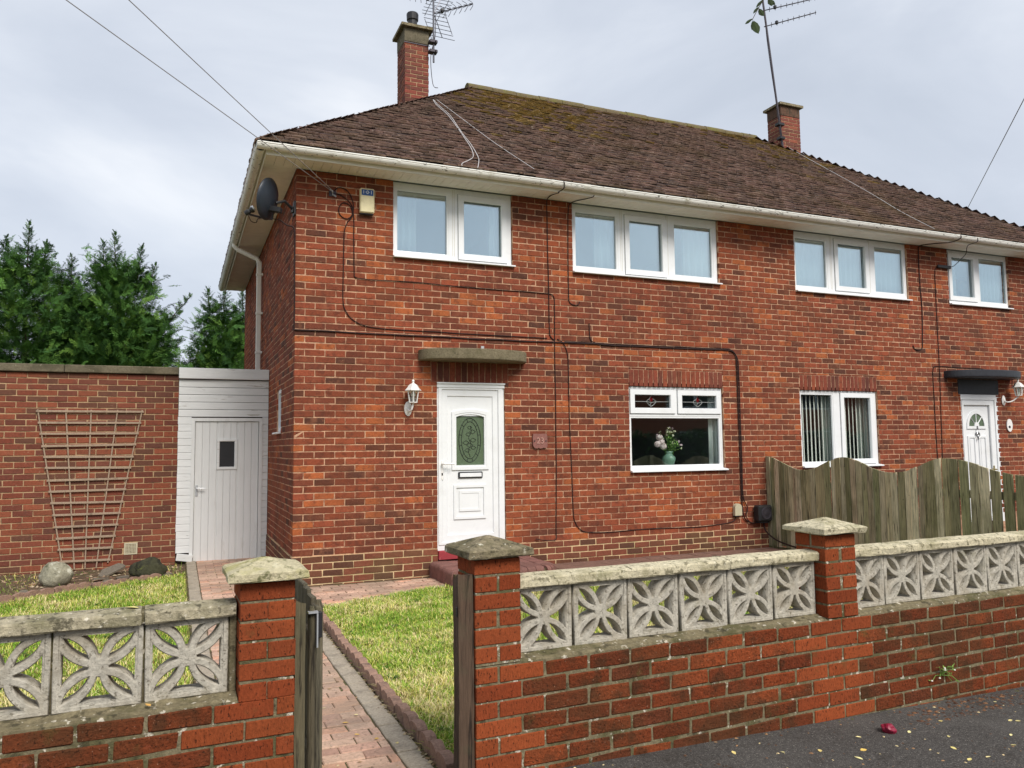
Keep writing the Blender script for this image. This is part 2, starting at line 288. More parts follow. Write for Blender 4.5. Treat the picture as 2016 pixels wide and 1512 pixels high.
class MB:
    def __init__(s): s.v = []; s.f = []; s.c = []
    def add(s, vs, fs, col=(1, 1, 1, 1)):
        o = len(s.v); s.v.extend(vs)
        for f in fs: s.f.append([i+o for i in f]); s.c.append(col)
        return s
    def box(s, x0, x1, y0, y1, z0, z1, col=(1, 1, 1, 1)):
        vs = [(x0, y0, z0), (x1, y0, z0), (x1, y1, z0), (x0, y1, z0), (x0, y0, z1), (x1, y0, z1), (x1, y1, z1), (x0, y1, z1)]
        return s.add(vs, [(0, 3, 2, 1), (4, 5, 6, 7), (0, 1, 5, 4), (1, 2, 6, 5), (2, 3, 7, 6), (3, 0, 4, 7)], col)
    def cbox(s, x0, x1, y0, y1, z0, z1, ch=0.004, col=(1, 1, 1, 1), mtx=None, jit=0, rr=None):
        vs, fs = cbox_geo(abs(x1-x0)/2, abs(y1-y0)/2, abs(z1-z0)/2, ch, jit, rr)
        c = Vector(((x0+x1)/2, (y0+y1)/2, (z0+z1)/2))
        if mtx is not None: vs = [tuple(mtx @ (Vector(v)+c)) for v in vs]
        else: vs = [(v[0]+c.x, v[1]+c.y, v[2]+c.z) for v in vs]
        return s.add(vs, fs, col)
    def tube(s, pts, r, n=6, col=(1, 1, 1, 1), caps=True):
        pts = [Vector(p) for p in pts]; rs = r if isinstance(r, (list, tuple)) else [r]*len(pts)
        vs, fs = [], []; up = None
        for i, p in enumerate(pts):
            d = (pts[min(i+1, len(pts)-1)]-pts[max(i-1, 0)])
            d = d.normalized() if d.length > 1e-9 else Vector((0, 0, 1))
            if up is None: up = Vector((0, 0, 1)) if abs(d.z) < 0.9 else Vector((1, 0, 0))
            a = d.cross(up).normalized(); up = a.cross(d).normalized()
            for k in range(n):
                t = 2*math.pi*k/n
                vs.append(tuple(p+(a*math.cos(t)+up*math.sin(t))*rs[i]))
        for i in range(len(pts)-1):
            for k in range(n):
                k2 = (k+1) % n
                fs.append((i*n+k, i*n+k2, (i+1)*n+k2, (i+1)*n+k))
        if caps:
            fs.append(tuple(range(n))[::-1]); fs.append(tuple((len(pts)-1)*n+k for k in range(n)))
        return s.add(vs, fs, col)
    def lathe(s, prof, n=16, c=(0, 0, 0), col=(1, 1, 1, 1), mtx=None):
        vs, fs = [], []
        for (r, z) in prof:
            for k in range(n):
                t = 2*math.pi*k/n; p = Vector((r*math.cos(t), r*math.sin(t), z))
                if mtx is not None: p = mtx @ p
                vs.append((p.x+c[0], p.y+c[1], p.z+c[2]))
        for i in range(len(prof)-1):
            for k in range(n):
                k2 = (k+1) % n; fs.append((i*n+k, i*n+k2, (i+1)*n+k2, (i+1)*n+k))
        fs.append(tuple(range(n))[::-1]); fs.append(tuple((len(prof)-1)*n+k for k in range(n)))
        return s.add(vs, fs, col)
    def prism(s, poly, h0, h1, axis='z', col=(1, 1, 1, 1)):
        """poly in the two other axes, (x,y) for z, (x,z) for y, (y,z) for x"""
        n = len(poly)
        def P(p, h): return (p[0], p[1], h) if axis == 'z' else ((p[0], h, p[1]) if axis == 'y' else (h, p[0], p[1]))
        vs = [P(p, h0) for p in poly]+[P(p, h1) for p in poly]
        fs = [tuple(range(n))[::-1], tuple(range(n, 2*n))]+[(i, (i+1) % n, n+(i+1) % n, n+i) for i in range(n)]
        return s.add(vs, fs, col)
    def holed(s, x0, x1, z0, z1, holes, y0, y1, col=(1, 1, 1, 1)):
        """a slab in the xz plane with rectangular holes, only its outer faces"""
        xs = sorted({x0, x1} | {min(max(h[i], x0), x1) for h in holes for i in (0, 1)})
        zs = sorted({z0, z1} | {min(max(h[i], z0), z1) for h in holes for i in (2, 3)})
        def solid(i, j):
            if i < 0 or j < 0 or i >= len(xs)-1 or j >= len(zs)-1: return False
            cx, cz = (xs[i]+xs[i+1])/2, (zs[j]+zs[j+1])/2
            return not any(h[0] < cx < h[1] and h[2] < cz < h[3] for h in holes)
        for i in range(len(xs)-1):
            for j in range(len(zs)-1):
                if not solid(i, j): continue
                a, b, c, d = xs[i], xs[i+1], zs[j], zs[j+1]
                s.add([(a, y0, c), (b, y0, c), (b, y0, d), (a, y0, d)], [(0, 1, 2, 3)], col)
                s.add([(a, y1, c), (b, y1, c), (b, y1, d), (a, y1, d)], [(3, 2, 1, 0)], col)
                if not solid(i-1, j): s.add([(a, y0, c), (a, y0, d), (a, y1, d), (a, y1, c)], [(0, 1, 2, 3)], col)
                if not solid(i+1, j): s.add([(b, y0, c), (b, y1, c), (b, y1, d), (b, y0, d)], [(0, 1, 2, 3)], col)
                if not solid(i, j-1): s.add([(a, y0, c), (a, y1, c), (b, y1, c), (b, y0, c)], [(0, 1, 2, 3)], col)
                if not solid(i, j+1): s.add([(a, y0, d), (b, y0, d), (b, y1, d), (a, y1, d)], [(0, 1, 2, 3)], col)
        return s
    def xf(s, m):
        s.v = [tuple(m @ Vector(p)) for p in s.v]; return s
    def mesh(s, name, m, off=(0, 0, 0), smooth=False):
        me = bpy.data.meshes.new(name)
        me.from_pydata([(p[0]-off[0], p[1]-off[1], p[2]-off[2]) for p in s.v], [], s.f)
        at = me.color_attributes.new('Col', 'FLOAT_COLOR', 'CORNER')
        cnt = np.fromiter((len(f) for f in s.f), dtype=np.int32)
        at.data.foreach_set('color', np.repeat(np.array(s.c, dtype=np.float32).reshape(-1, 4), cnt, axis=0).ravel())
        me.materials.append(m)
        if smooth: me.polygons.foreach_set('use_smooth', [True]*len(me.polygons))
        me.update(); return me
    def build(s, name, m, parent=None, smooth=False, origin=None):
        a = np.array(s.v)
        if origin is None: origin = ((a[:, 0].min()+a[:, 0].max())/2, (a[:, 1].min()+a[:, 1].max())/2, a[:, 2].min())
        o = bpy.data.objects.new(name, s.mesh(name, m, origin, smooth))
        return put(o, parent, origin)

def np_mesh(name, verts, faces_flat, loop_total, cols_per_face, m, smooth=False):
    """fast mesh from numpy arrays"""
    me = bpy.data.meshes.new(name)
    me.vertices.add(len(verts)); me.vertices.foreach_set('co', np.asarray(verts, dtype=np.float32).ravel())
    lt = np.asarray(loop_total, dtype=np.int32); ls = np.concatenate(([0], np.cumsum(lt)[:-1])).astype(np.int32)
    me.loops.add(int(lt.sum())); me.loops.foreach_set('vertex_index', np.asarray(faces_flat, dtype=np.int32).ravel())
    me.polygons.add(len(lt)); me.polygons.foreach_set('loop_start', ls); me.polygons.foreach_set('loop_total', lt)
    if smooth: me.polygons.foreach_set('use_smooth', np.ones(len(lt), dtype=bool))
    me.update(calc_edges=True)
    at = me.color_attributes.new('Col', 'FLOAT_COLOR', 'CORNER')
    at.data.foreach_set('color', np.repeat(np.asarray(cols_per_face, dtype=np.float32), lt, axis=0).ravel())
    me.materials.append(m); return me

def smooth_path(pts, n=6):
    """Catmull-Rom through the points"""
    P = [Vector(p) for p in pts]; out = []
    for i in range(len(P)-1):
        p0, p1, p2, p3 = P[max(i-1, 0)], P[i], P[i+1], P[min(i+2, len(P)-1)]
        for k in range(n):
            t = k/n
            out.append(0.5*((2*p1)+(p2-p0)*t+(2*p0-5*p1+4*p2-p3)*t*t+(3*p1-p0-3*p2+p3)*t**3))
    out.append(P[-1]); return out

def project(p):
    d = Vector(p)-CAM; w = d.dot(Fv)
    if w <= 0.05: return None
    return 1008+FPX*d.dot(Rv)/w, 756-FPX*d.dot(Uv)/w, w

# ------------------------------------------------------------------ bricks
def scaled(pal, f): return [((c[0]*f[0], c[1]*f[1], c[2]*f[2], 1), w) for c, w in pal]
def jitter_col(c, rr, a=0.12):
    k = 1+rr.uniform(-a, a); return (c[0]*k*(1+rr.uniform(-.04, .04)), c[1]*k, c[2]*k, 1)
HOUSE_PAL = [(lin(146, 82, 60), 24), (lin(134, 76, 56), 24), (lin(120, 70, 54), 20), (lin(104, 68, 54), 13), (lin(90, 62, 52), 7), (lin(178, 106, 66), 11), (lin(134, 106, 84), 7)]
PLINTH_PAL = [(lin(130, 80, 64), 30), (lin(112, 76, 60), 20), (lin(140, 84, 66), 28), (lin(100, 70, 58), 20)]
GARAGE_PAL = [(lin(138, 76, 58), 30), (lin(124, 72, 58), 30), (lin(116, 80, 64), 18), (lin(152, 88, 64), 12), (lin(106, 70, 58), 8)]
PILLAR_PAL = [(lin(158, 82, 48), 40), (lin(148, 74, 44), 40), (lin(140, 68, 40), 20)]
WALL_PAL = [(lin(138, 74, 48), 40), (lin(126, 68, 46), 30), (lin(150, 82, 52), 22), (lin(112, 66, 48), 8)]
HOUSE_PAL = scaled(HOUSE_PAL, (.88, .77, .72)); GARAGE_PAL = scaled(GARAGE_PAL, (.78, .74, .72)); WALL_PAL = scaled(WALL_PAL, (.82, .70, .60)); PILLAR_PAL = scaled(PILLAR_PAL, (.80, .78, .76)); PLINTH_PAL = scaled(PLINTH_PAL, (.85, .74, .65))
def pick(pal, rr):
    t = rr.uniform(0, sum(w for _, w in pal))
    for c, w in pal:
        t -= w
        if t <= 0: return c
    return pal[-1][0]

BVAR = {}
def brick_variants(key, pal, m, n=24, L=0.215, D=0.1025, H=0.065, ch=0.0032, jit=0.0024, name='brick'):
    rr = random.Random(hash(key) % 1000 if False else sum(map(ord, key)))
    out = []
    for i in range(n):
        vs, fs = cbox_geo(L/2, D/2, H/2, ch, jit, rr)
        col = jitter_col(pick(pal, rr), rr)
        mb = MB().add(vs, fs, col); out.append((mb.mesh(name, m), vs, fs, col))
    BVAR[key] = (out, (L, D, H)); return out

def subtract(r, holes):
    """rectangle minus rectangles -> pieces"""
    ps = [r]
    for h in holes:
        nx = []
        for (a, b, c, d) in ps:
            if h[1] <= a or h[0] >= b or h[3] <= c or h[2] >= d: nx.append((a, b, c, d)); continue
            if h[0] > a: nx.append((a, h[0], c, d))
            if h[1] < b: nx.append((h[1], b, c, d))
            a2, b2 = max(a, h[0]), min(b, h[1])
            if h[2] > c: nx.append((a2, b2, c, h[2]))
            if h[3] < d: nx.append((a2, b2, h[3], d))
        ps = nx
    return [p for p in ps if p[1]-p[0] > 0.018 and p[3]-p[2] > 0.014]

def place_bricks(key, slots, parent, mortar_side=None, limit=300, name='brick', stuff_name='brickwork', to_world=None, rr=rnd):
    """slots: (centre, length, depth, height, rotz[, variant]); the largest in the picture become parts, the others one joined part"""
    var, (L, D, H) = BVAR[key]
    def size(sl):
        c = Vector(sl[0]); c = to_world @ c if to_world is not None else c
        q = project(c)
        if q is None: return 0
        u, v, w = q
        if not (-40 < u < 2056 and -40 < v < 1552): return 0.0001/w
        return sl[1]*sl[3]*(1 if abs(sl[4]) < 0.7 else 0.3)/(w*w)*1e6+1
    order = sorted(range(len(slots)), key=lambda i: -size(slots[i]))
    ind = set(order[:limit])
    rest = MB()
    base = WO[parent.name]
    for i, sl in enumerate(slots):
        c, l, d, h, rz = sl[:5]
        k = rr.randrange(len(var)); me, vs, fs, col = var[k]
        sc = Vector((l/L*rr.uniform(.982, 1.008), d/D, h/H*rr.uniform(.965, 1.02)))
        jx = rr.uniform(-.0018, .0018); c = Vector(c)
        n = Vector((-math.sin(rz), math.cos(rz), 0))
        c = c+n*rr.uniform(-.0018, .0012)+Vector((math.cos(rz), math.sin(rz), 0))*jx+Vector((0, 0, rr.uniform(-.001, .001)))
        rz2 = rz+rr.uniform(-.008, .008)
        if i in ind:
            o = bpy.data.objects.new(name, me); COLL.objects.link(o)
            o.parent = parent; o.location = c-base; o.rotation_euler = (rr.uniform(-.004, .004), rr.uniform(-.005, .005), rz2); o.scale = sc
        else:
            ca, sa = math.cos(rz2), math.sin(rz2)
            rest.add([(c.x+v[0]*sc.x*ca-v[1]*sc.y*sa, c.y+v[0]*sc.x*sa+v[1]*sc.y*ca, c.z+v[2]*sc.z) for v in vs], fs, col)
    if rest.v:
        o = rest.build(stuff_name, var[0][0].materials[0], parent); o['kind'] = 'stuff'
    return

def stretcher_slots(u0, u1, z0, z1, holes, P, rz, depth=0.1025, first='full', c0=0, z_base=None, quoin0=None, quoin1=None, course=0.075, bl=0.225):
    """stretcher bond between u0..u1; P(u, z) gives the centre of the brick's body; quoin: per-course header at an end"""
    out = []; n = int(math.ceil((z1-z0)/course))
    for k in range(n):
        za = z0+k*course+0.005; zb = min(za+course-0.010, z1-0.001)
        if zb-za < 0.014: continue
        odd = (k+c0) % 2
        a, b = u0, u1
        start = a
        if odd: start = a-bl/2
        u = start
        while u < b:
            x0, x1 = max(u, a), min(u+bl-0.010, b)
            if x1-x0 > 0.02:
                for (p, q, r_, s_) in subtract((x0, x1, za, zb), holes):
                    out.append((P((p+q)/2, (r_+s_)/2), q-p, depth, s_-r_, rz))
            u += bl
    return out

# ================================================================== THE SETTING
def pave_z(s):
    s = max(-4.0, min(8.0, s)); return 0.072-0.0235*(s-0.2)
mb = MB(); mb.box(-500, 500, -500, 500, -0.9, -0.6)
tag(mb.build('ground', M['ground']), kind='structure')
mb = MB(); mb.box(-14, 16, -5.36, 12, -0.3, 0.0)
tag(mb.build('garden_soil', M['soil']), kind='structure')
# asphalt pavement in front of the wall, kerb and road behind the camera
TH = R(1.7); OFF = -5.558
DIR = Vector((math.cos(TH), math.sin(TH), 0)); NRM = Vector((-math.sin(TH), math.cos(TH), 0))
def GW(s, t, z=0.0): return DIR*s+NRM*(OFF+t)+Vector((0, 0, z))
mb = MB(); ss = [-40, -4, -3, -2, -1, 0, 1, 2, 3, 4, 5, 6, 7, 8, 40]
for t0, t1, dz, nm, mt in ((0.18, -3.9, 0.0, 'pavement', 'asphalt'), (-4.05, -9.5, -0.11, 'road', 'asphalt'), (-3.9, -4.05, 0.004, 'kerb', 'grey_edge')):
    mb = MB()
    for i in range(len(ss)-1):
        a, b = ss[i], ss[i+1]; za, zb = pave_z(a)+dz, pave_z(b)+dz
        vs = [tuple(GW(a, t1, za)), tuple(GW(b, t1, zb)), tuple(GW(b, t0, zb)), tuple(GW(a, t0, za))]
        vs += [(v[0], v[1], v[2]-0.25) for v in vs]
        mb.add(vs, [(0, 1, 2, 3), (7, 6, 5, 4), (0, 4, 5, 1), (2, 6, 7, 3)])
    tag(mb.build(nm, M[mt]), kind='structure')

# ================================================================== THE HOUSE
HW = 12.83
house = thing('semi_detached_house', (6.4, 0, 0), 'pair of two storey red brick semi detached houses under one brown tiled hipped roof', 'house')
WIN = {
 'W1': dict(x=(1.107, 2.608), z=(3.735, 4.612), lights=[(1.158, 1.772, 3.795, 4.525, 0), (1.974, 2.480, 3.815, 4.485, 1)]),
 'W2': dict(x=(3.448, 5.725), z=(3.735, 4.612), lights=[(3.508, 4.112, 3.800, 4.515, 0), (4.302, 4.826, 3.812, 4.485, 1), (5.026, 5.644, 3.800, 4.505, 0)]),
 'W3': dict(x=(7.092, 9.366), z=(3.735, 4.612), lights=[(7.140, 7.728, 3.805, 4.518, 0), (7.946, 8.508, 3.840, 4.505, 1), (8.712, 9.314, 3.815, 4.525, 0)]),
 'W4': dict(x=(10.271, 11.723), z=(3.735, 4.612), lights=[(10.384, 10.906, 3.850, 4.505, 1), (11.060, 11.707, 3.805, 4.535, 0)]),
 'G1': dict(x=(4.234, 5.725), z=(1.180, 2.2625), lights=[(4.323, 4.892, 1.975, 2.165, 1), (5.061, 5.636, 1.975, 2.165, 1), (4.276, 5.674, 1.226, 1.853, 0)]),
 'G2': dict(x=(7.088, 8.592), z=(1.180, 2.2625), lights=[(7.135, 7.722, 1.225, 2.205, 0), (7.935, 8.470, 1.250, 2.175, 1)]),
}
holes = [(w['x'][0]-.004, w['x'][1]+.004, w['z'][0]-.034, w['z'][1]+.05) for w in WIN.values()]
D1 = (1.630, 2.480, 0.205, 2.2625); D2 = (10.401, 11.227, 0.20, 2.257)
holes += [(D1[0]-.004, D1[1]+.004, 0.0, D1[3]+.002), (D2[0]-.004, D2[1]+.004, 0.0, D2[3]+.002)]
LINT = [(4.234, 5.725, 2.2650, 2.4840), (7.088, 8.592, 2.2650, 2.4840), (1.555, 2.530, 2.2650, 2.5020)]
bh = holes+[(a-.002, b+.002, c, d+.004) for a, b, c, d in LINT]+[(10.35, 11.30, 2.25, 2.50)]
core = MB()
core.holed(0.004, HW-0.004, -0.1, 4.612, holes, 0.0045, 0.26)
# left wall along y (local x -> y)
SH = [(1.17, 1.62, 1.69, 2.25)]
side = MB().holed(0.26, 7.2, -0.1, 4.612, SH, 0.0045, 0.26)
side.xf(Matrix(((0, 1, 0, 0), (1, 0, 0, 0), (0, 0, 1, 0), (0, 0, 0, 1))))
core.add(side.v, [f[::-1] for f in side.f])
core.box(HW-0.26, HW-0.006, 0.26, 7.2, -0.1, 4.612); core.box(0.26, HW-0.26, 6.94, 7.194, -0.1, 4.612)
core.build('wall', M['mortar'], house)
inn = MB(); g1 = (1, 1, 1, 1)
inn.box(0.262, HW-0.262, 0.30, 6.92, 2.46, 2.58); inn.box(0.0, HW, 0.0, 7.18, 4.625, 4.66)
inn.box(0.262, HW-0.262, 3.6, 3.7, 0.0, 2.45); inn.box(0.262, HW-0.262, 3.6, 3.7, 2.59, 4.62)
for x in (3.03, 6.36, 9.80):
    inn.box(x, x+.1, 0.262, 3.59, 2.59, 4.62); inn.box(x, x+.1, 0.262, 3.59, 0.0, 2.45)
inn.box(0.262, HW-0.262, 0.262, 3.59, -0.05, 0.15)
inn.build('interior_wall', M['plaster'], house)

brick_variants('house', HOUSE_PAL, M['house_brick'], n=40)
brick_variants('plinth', PLINTH_PAL, M['plinth_brick'], n=20)
PF = lambda u, z: (u, 0.05125, z)
PS = lambda u, z: (0.05125, u, z)
def no_first(sl, axis):          # corner headers are the ends of the other wall's stretchers
    return [s for s in sl if not (s[1] < 0.11 and s[0][axis] < 0.08)]
slots = no_first(stretcher_slots(0, HW, 0.34, 4.612, bh, PF, 0, c0=0), 0)
side_holes = SH+[(2.72, 9, -1, 2.44)]
slots += no_first(stretcher_slots(0, 7.2, 0.34, 4.612, side_holes, PS, R(90), c0=1), 1)
place_bricks('house', slots, house, limit=300)
# plinth courses, a little proud of the wall
PFp = lambda u, z: (u, 0.05125-0.014, z); PSp = lambda u, z: (0.05125-0.014, u, z)
ph = [(D1[0]-.004, D1[1]+.004, 0.0, 1.0), (D2[0]-.004, D2[1]+.004, 0.0, 1.0)]
ps = no_first(stretcher_slots(-0.014, 9.8, -0.0375, 0.3375, ph, PFp, 0, c0=1), 0)
ps += no_first(stretcher_slots(-0.014, 2.6, -0.0375, 0.3375, [], PSp, R(90), c0=0), 1)
place_bricks('plinth', ps, house, limit=300, name='plinth_brick', stuff_name='plinth_brickwork')
pc = MB().box(-0.0095, D1[0]-.006, -0.0092, 0.0040, -0.1, 0.334).box(D1[1]+.006, 9.8, -0.0092, 0.0040, -0.1, 0.334).box(-0.0092, 0.0038, 0.0045, 2.6, -0.1, 0.334)
pc.build('plinth', M['plinth_mortar'], house)
# soldier course lintels
SOLD = brick_variants('soldier', [(lin(126, 66, 52), 30), (lin(112, 64, 54), 30), (lin(140, 74, 54), 20), (lin(96, 58, 50), 15)], M['house_brick'], n=14, L=0.0655, D=0.1025, H=0.215)
for (a, b, c, d) in LINT:
    n = int(round((b-a)/0.075))
    for i in range(n):
        w = (b-a)/n; x = a+w*(i+.5)
        o = bpy.data.objects.new('lintel_brick', SOLD[rnd.randrange(14)][0]); COLL.objects.link(o); o.parent = house
        o.location = Vector((x, 0.05125+rnd.uniform(-.003, .002), (c+d)/2))-WO[house.name]; o.rotation_euler = (0, rnd.uniform(-.008, .008), 0)
        o.scale = (w/0.075, 1, (d-c-.004)/0.215)

# ---------------- windows
def ring(mb, ox, oz, ix, iz, y0, y1, bevel=0.006):
    """rectangular frame (outer ox, inner ix) with sloping inner bead"""
    o = [(ox[0], oz[0]), (ox[1], oz[0]), (ox[1], oz[1]), (ox[0], oz[1])]; i = [(ix[0], iz[0]), (ix[1], iz[0]), (ix[1], iz[1]), (ix[0], iz[1])]
    b = bevel
    i2 = [(ix[0]+b, iz[0]+b), (ix[1]-b, iz[0]+b), (ix[1]-b, iz[1]-b), (ix[0]+b, iz[1]-b)]
    o2 = [(ox[0]-b*.5, oz[0]-b*.5), (ox[1]+b*.5, oz[0]-b*.5), (ox[1]+b*.5, oz[1]+b*.5), (ox[0]-b*.5, oz[1]+b*.5)]
    vs = [(p[0], y1, p[1]) for p in o2]+[(p[0], y0, p[1]) for p in o]+[(p[0], y0, p[1]) for p in i]+[(p[0], y0+b*1.6, p[1]) for p in i2]+[(p[0], y1, p[1]) for p in i2]
    fs = []
    for a in range(4):
        c = (a+1) % 4
        for k in range(4): fs.append((k*4+a, k*4+c, (k+1)*4+c, (k+1)*4+a))
    return mb.add(vs, fs)
def make_window(parent, w, glass, frame_mat='upvc', yf=0.035, sill=True, name='window'):
    (x0, x1), (z0, z1) = w['x'], w['z']
    g = 0.003
    fr = MB(); fr.holed(x0+g, x1-g, z0, z1, [(l[0]-.022, l[1]+.022, l[2]-.022, l[3]+.022) for l in w['lights']], yf, yf+0.07)
    f = fr.build(name, M[frame_mat], parent)
    for (a, b, c, d, op) in w['lights']:
        p = MB().box(a-.012, b+.012, yf+.030, yf+.046, c-.012, d+.012); p.build('pane', M[glass], f)
        s = MB(); e = 0.062 if op else 0.0215
        if op:
            ring(s, (a-e, b+e), (c-e, d+e), (a+.004, b-.004), (c+.004, d-.004), yf-.018, yf-.001)
            ring(s, (a-.0215, b+.0215), (c-.0215, d+.0215), (a, b), (c, d), yf-.004, yf+.029, 0.004)
            s.build('sash', M[frame_mat], f)
            q = MB().holed(a-e-.006, b+e+.006, c-e-.006, d+e+.006, [(a-e+.004, b+e-.004, c-e+.004, d+e-.004)], yf-.003, yf-.0005); q.build('seal', M['gap_rubber'], f)
        else:
            ring(s, (a-e, b+e), (c-e, d+e), (a, b), (c, d), yf+.004, yf+.029, 0.005); s.build('bead', M[frame_mat], f)
        q = MB().holed(a-.006, b+.006, c-.006, d+.006, [(a+.003, b-.003, c+.003, d-.003)], yf+.0295, yf+.0475); q.build('seal', M['gap_rubber'], f)
    if sill:
        s = MB(); s.prism([(-0.048, z0-.032), (yf+.06, z0-.030), (yf+.06, z0-.001), (yf-.002, z0-.001), (-0.040, z0-.014), (-0.048, z0-.018)], x0-.004, x1+.022, 'x')
        s.build('sill', M[frame_mat], f)
    return f
w1 = make_window(house, WIN['W1'], 'glass'); w1['label'] = 'two pane upstairs window nearest the alarm box'
w2 = make_window(house, WIN['W2'], 'glass'); w2['label'] = 'three pane upstairs window above the leaded one'
w3 = make_window(house, WIN['W3'], 'glass'); w4 = make_window(house, WIN['W4'], 'glass')
wg = make_window(house, WIN['G1'], 'glass_low'); wg2 = make_window(house, WIN['G2'], 'glass_low')
# mullion grooves on the wide posts
for w, f in (('W1', w1), ('W2', w2), ('W3', w3)):
    L = WIN[w]['lights']
    for i in range(len(L)-1):
        m = (L[i][1]+L[i+1][0])/2
        gmb = MB().box(m-.012, m-.009, .0335, .0365, 3.78, 4.6).box(m-.034, m-.0315, .0335, .0365, 3.78, 4.6); gmb.build('frame_joint', M['box_beige'], f)
# leaded star motifs in the two top lights
for (a, b, c, d, op) in WIN['G1']['lights'][:2]:
    cx, cz, y = (a+b)/2, (c+d)/2, 0.0635
    t = MB(); r = 0.0032
    def T(pts): t.tube([(cx+p[0], y, cz+p[1]) for p in pts], r, 4)
    T([(a-cx, .0), (-.075, .0)]); T([(.075, .0), (b-cx, .0)])
    def arc(p, q, s, n=8):
        p, q = Vector((*p, 0)), Vector((*q, 0)); nrm = Vector((-(q-p).y, (q-p).x, 0)).normalized(); out = []
        for i in range(n+1):
            u = i/n; v = p+(q-p)*u+nrm*s*4*u*(1-u); out.append((v.x, v.y))
        return out
    k = 0.082
    T([(0, k), (-.032, .028), (0, -.012), (.032, .028), (0, k)]); T([(0, -.012), (-.022, -.05), (0, -k), (.022, -.05), (0, -.012)])
    T(arc((-.075, .0), (0, -.06), -.008)); T(arc((.075, .0), (0, -.06), .008)); T(arc((-.075, .0), (-.022, .036), .006)); T(arc((.075, .0), (.022, .036), -.006))
    T([(-.075, .0), (0, -.012)]); T([(.075, .0), (0, -.012)])
    t.build('leading', M['came'], wg)
    q = MB().prism([(cx, cz+.078), (cx-.030, cz+.028), (cx, cz-.008), (cx+.030, cz+.028)], .0632, .0645, 'y'); q.build('stained_glass', M['red_glass'], wg)
# side window
sw = MB().holed(1.175, 1.615, 1.72, 2.245, [(1.22, 1.57, 1.77, 2.20)], 0.02, 0.09)
rot = Matrix(((0, 1, 0, 0), (1, 0, 0, 0), (0, 0, 1, 0), (0, 0, 0, 1)))
sw.xf(rot); sw.f = [f[::-1] for f in sw.f]; sw = sw.build('window', M['upvc'], house)
MB().box(0.055, 0.065, 1.21, 1.58, 1.76, 2.21).build('pane', M['glass_low'], sw)
MB().prism([(-.055, 1.688), (.05, 1.690), (.05, 1.719), (-.05, 1.706)], 1.16, 1.63, 'y').build('sill', M['upvc'], sw)

# ---------------- front door
dr = MB(); lx0, lx1, lz0, lz1 = 1.690, 2.402, 0.402, 2.178
dr.holed(D1[0]+.002, D1[1]-.002, 0.308, D1[3]-.001, [(lx0-.004, lx1+.004, lz0-.004, lz1+.004)], 0.022, 0.10)
door = dr.build('front_door', M['upvc'], house); door['label'] = 'white front door with an oval leaded glass panel'
dm = MB(); ring(dm, (D1[0]+.018, lx1+.055), (lz0-.03, lz1+.045), (lx0-.003, lx1+.003), (lz0-.003, lz1+.003), 0.012, 0.0215, 0.006)
dm.box(D1[0]-.002, D1[1]+.002, .004, .0215, D1[3]-.060, D1[3]-.004); dm.box(D1[0]-.006, D1[1]+.006, -.012, .0038, D1[3]-.018, D1[3]-.002)
dm.build('door_frame', M['upvc'], door)
def arch_poly(x0, x1, z0, z1, rise, n=10):
    p = [(x0, z0), (x1, z0)]
    for i in range(n+1):
        u = i/n; p.append((x1+(x0-x1)*u, z1+rise*4*u*(1-u)))
    return p
lf = MB(); gx0, gx1, gz0, gz1 = 1.872, 2.226, 1.285, 1.868
lf.holed(lx0, lx1, lz0, lz1, [(gx0, gx1, gz0, gz1-.002)], 0.040, 0.085)
ring(lf, (lx0, lx1), (lz0, lz1), (lx0+.066, lx1-.066), (lz0+.075, lz1-.075), 0.026, 0.0398, 0.008)
leaf = lf.build('door_leaf', M['upvc'], door)
def poly_ring(mb, po, pi, y0, y1):
    n = len(po); vs = [(p[0], y1, p[1]) for p in po]+[(p[0], y0, p[1]) for p in po]+[(p[0], y0, p[1]) for p in pi]+[(p[0], y1, p[1]) for p in pi]; fs = []
    for a in range(n):
        c = (a+1) % n
        for k in range(3): fs.append((k*n+a, k*n+c, (k+1)*n+c, (k+1)*n+a))
    return mb.add(vs, fs)
mo = MB(); poly_ring(mo, arch_poly(gx0-.055, gx1+.055, gz0-.055, gz1+.045, .03), arch_poly(gx0-.02, gx1+.02, gz0-.02, gz1+.01, .03), 0.024, 0.0395)
poly_ring(mo, arch_poly(gx0-.022, gx1+.022, gz0-.022, gz1+.012, .03), arch_poly(gx0, gx1, gz0, gz1-.012, .03), 0.030, 0.0396)
for (a, b, c, d, y0) in ((1.838, 2.242, .655, 1.052, .025), (1.905, 2.176, .745, .985, .029)):
    poly_ring(mo, [(a, c), (b, c), (b, d), (a, d)], [(a+.03, c+.03), (b-.03, c+.03), (b-.03, d-.03), (a+.03, d-.03)], y0, .0397)
mo.box(1.935, 2.146, .034, .0398, .775, .955)
mo.build('moulding', M['upvc'], door)
MB().box(gx0-.01, gx1+.01, .055, .065, gz0-.01, gz1+.03).build('door_glass', M['door_glass'], door)
ld = MB(); cx, cz, ax, az = 2.049, 1.580, .138, .262; y = 0.052
for k, r in ((1.0, .004), (0.76, .0035)):
    ld.tube([(cx+ax*k*math.cos(t*math.pi/16), y, cz+az*(k if k == 1 else .84)*math.sin(t*math.pi/16)) for t in range(33)], r, 4)
for t in range(12):
    a = t*math.pi/6+.26
    ld.tube([(cx+ax*math.cos(a), y, cz+az*math.sin(a)), (cx+ax*.76*math.cos(a), y, cz+az*.84*math.sin(a))], .003, 4)
ld.tube(smooth_path([(cx+.005, y, cz-.2), (cx-.02, y, cz-.12), (cx+.015, y, cz-.05), (cx-.015, y, cz+.03), (cx+.02, y, cz+.1), (cx+.005, y, cz+.17)]), .003, 4)
rr = random.Random(4)
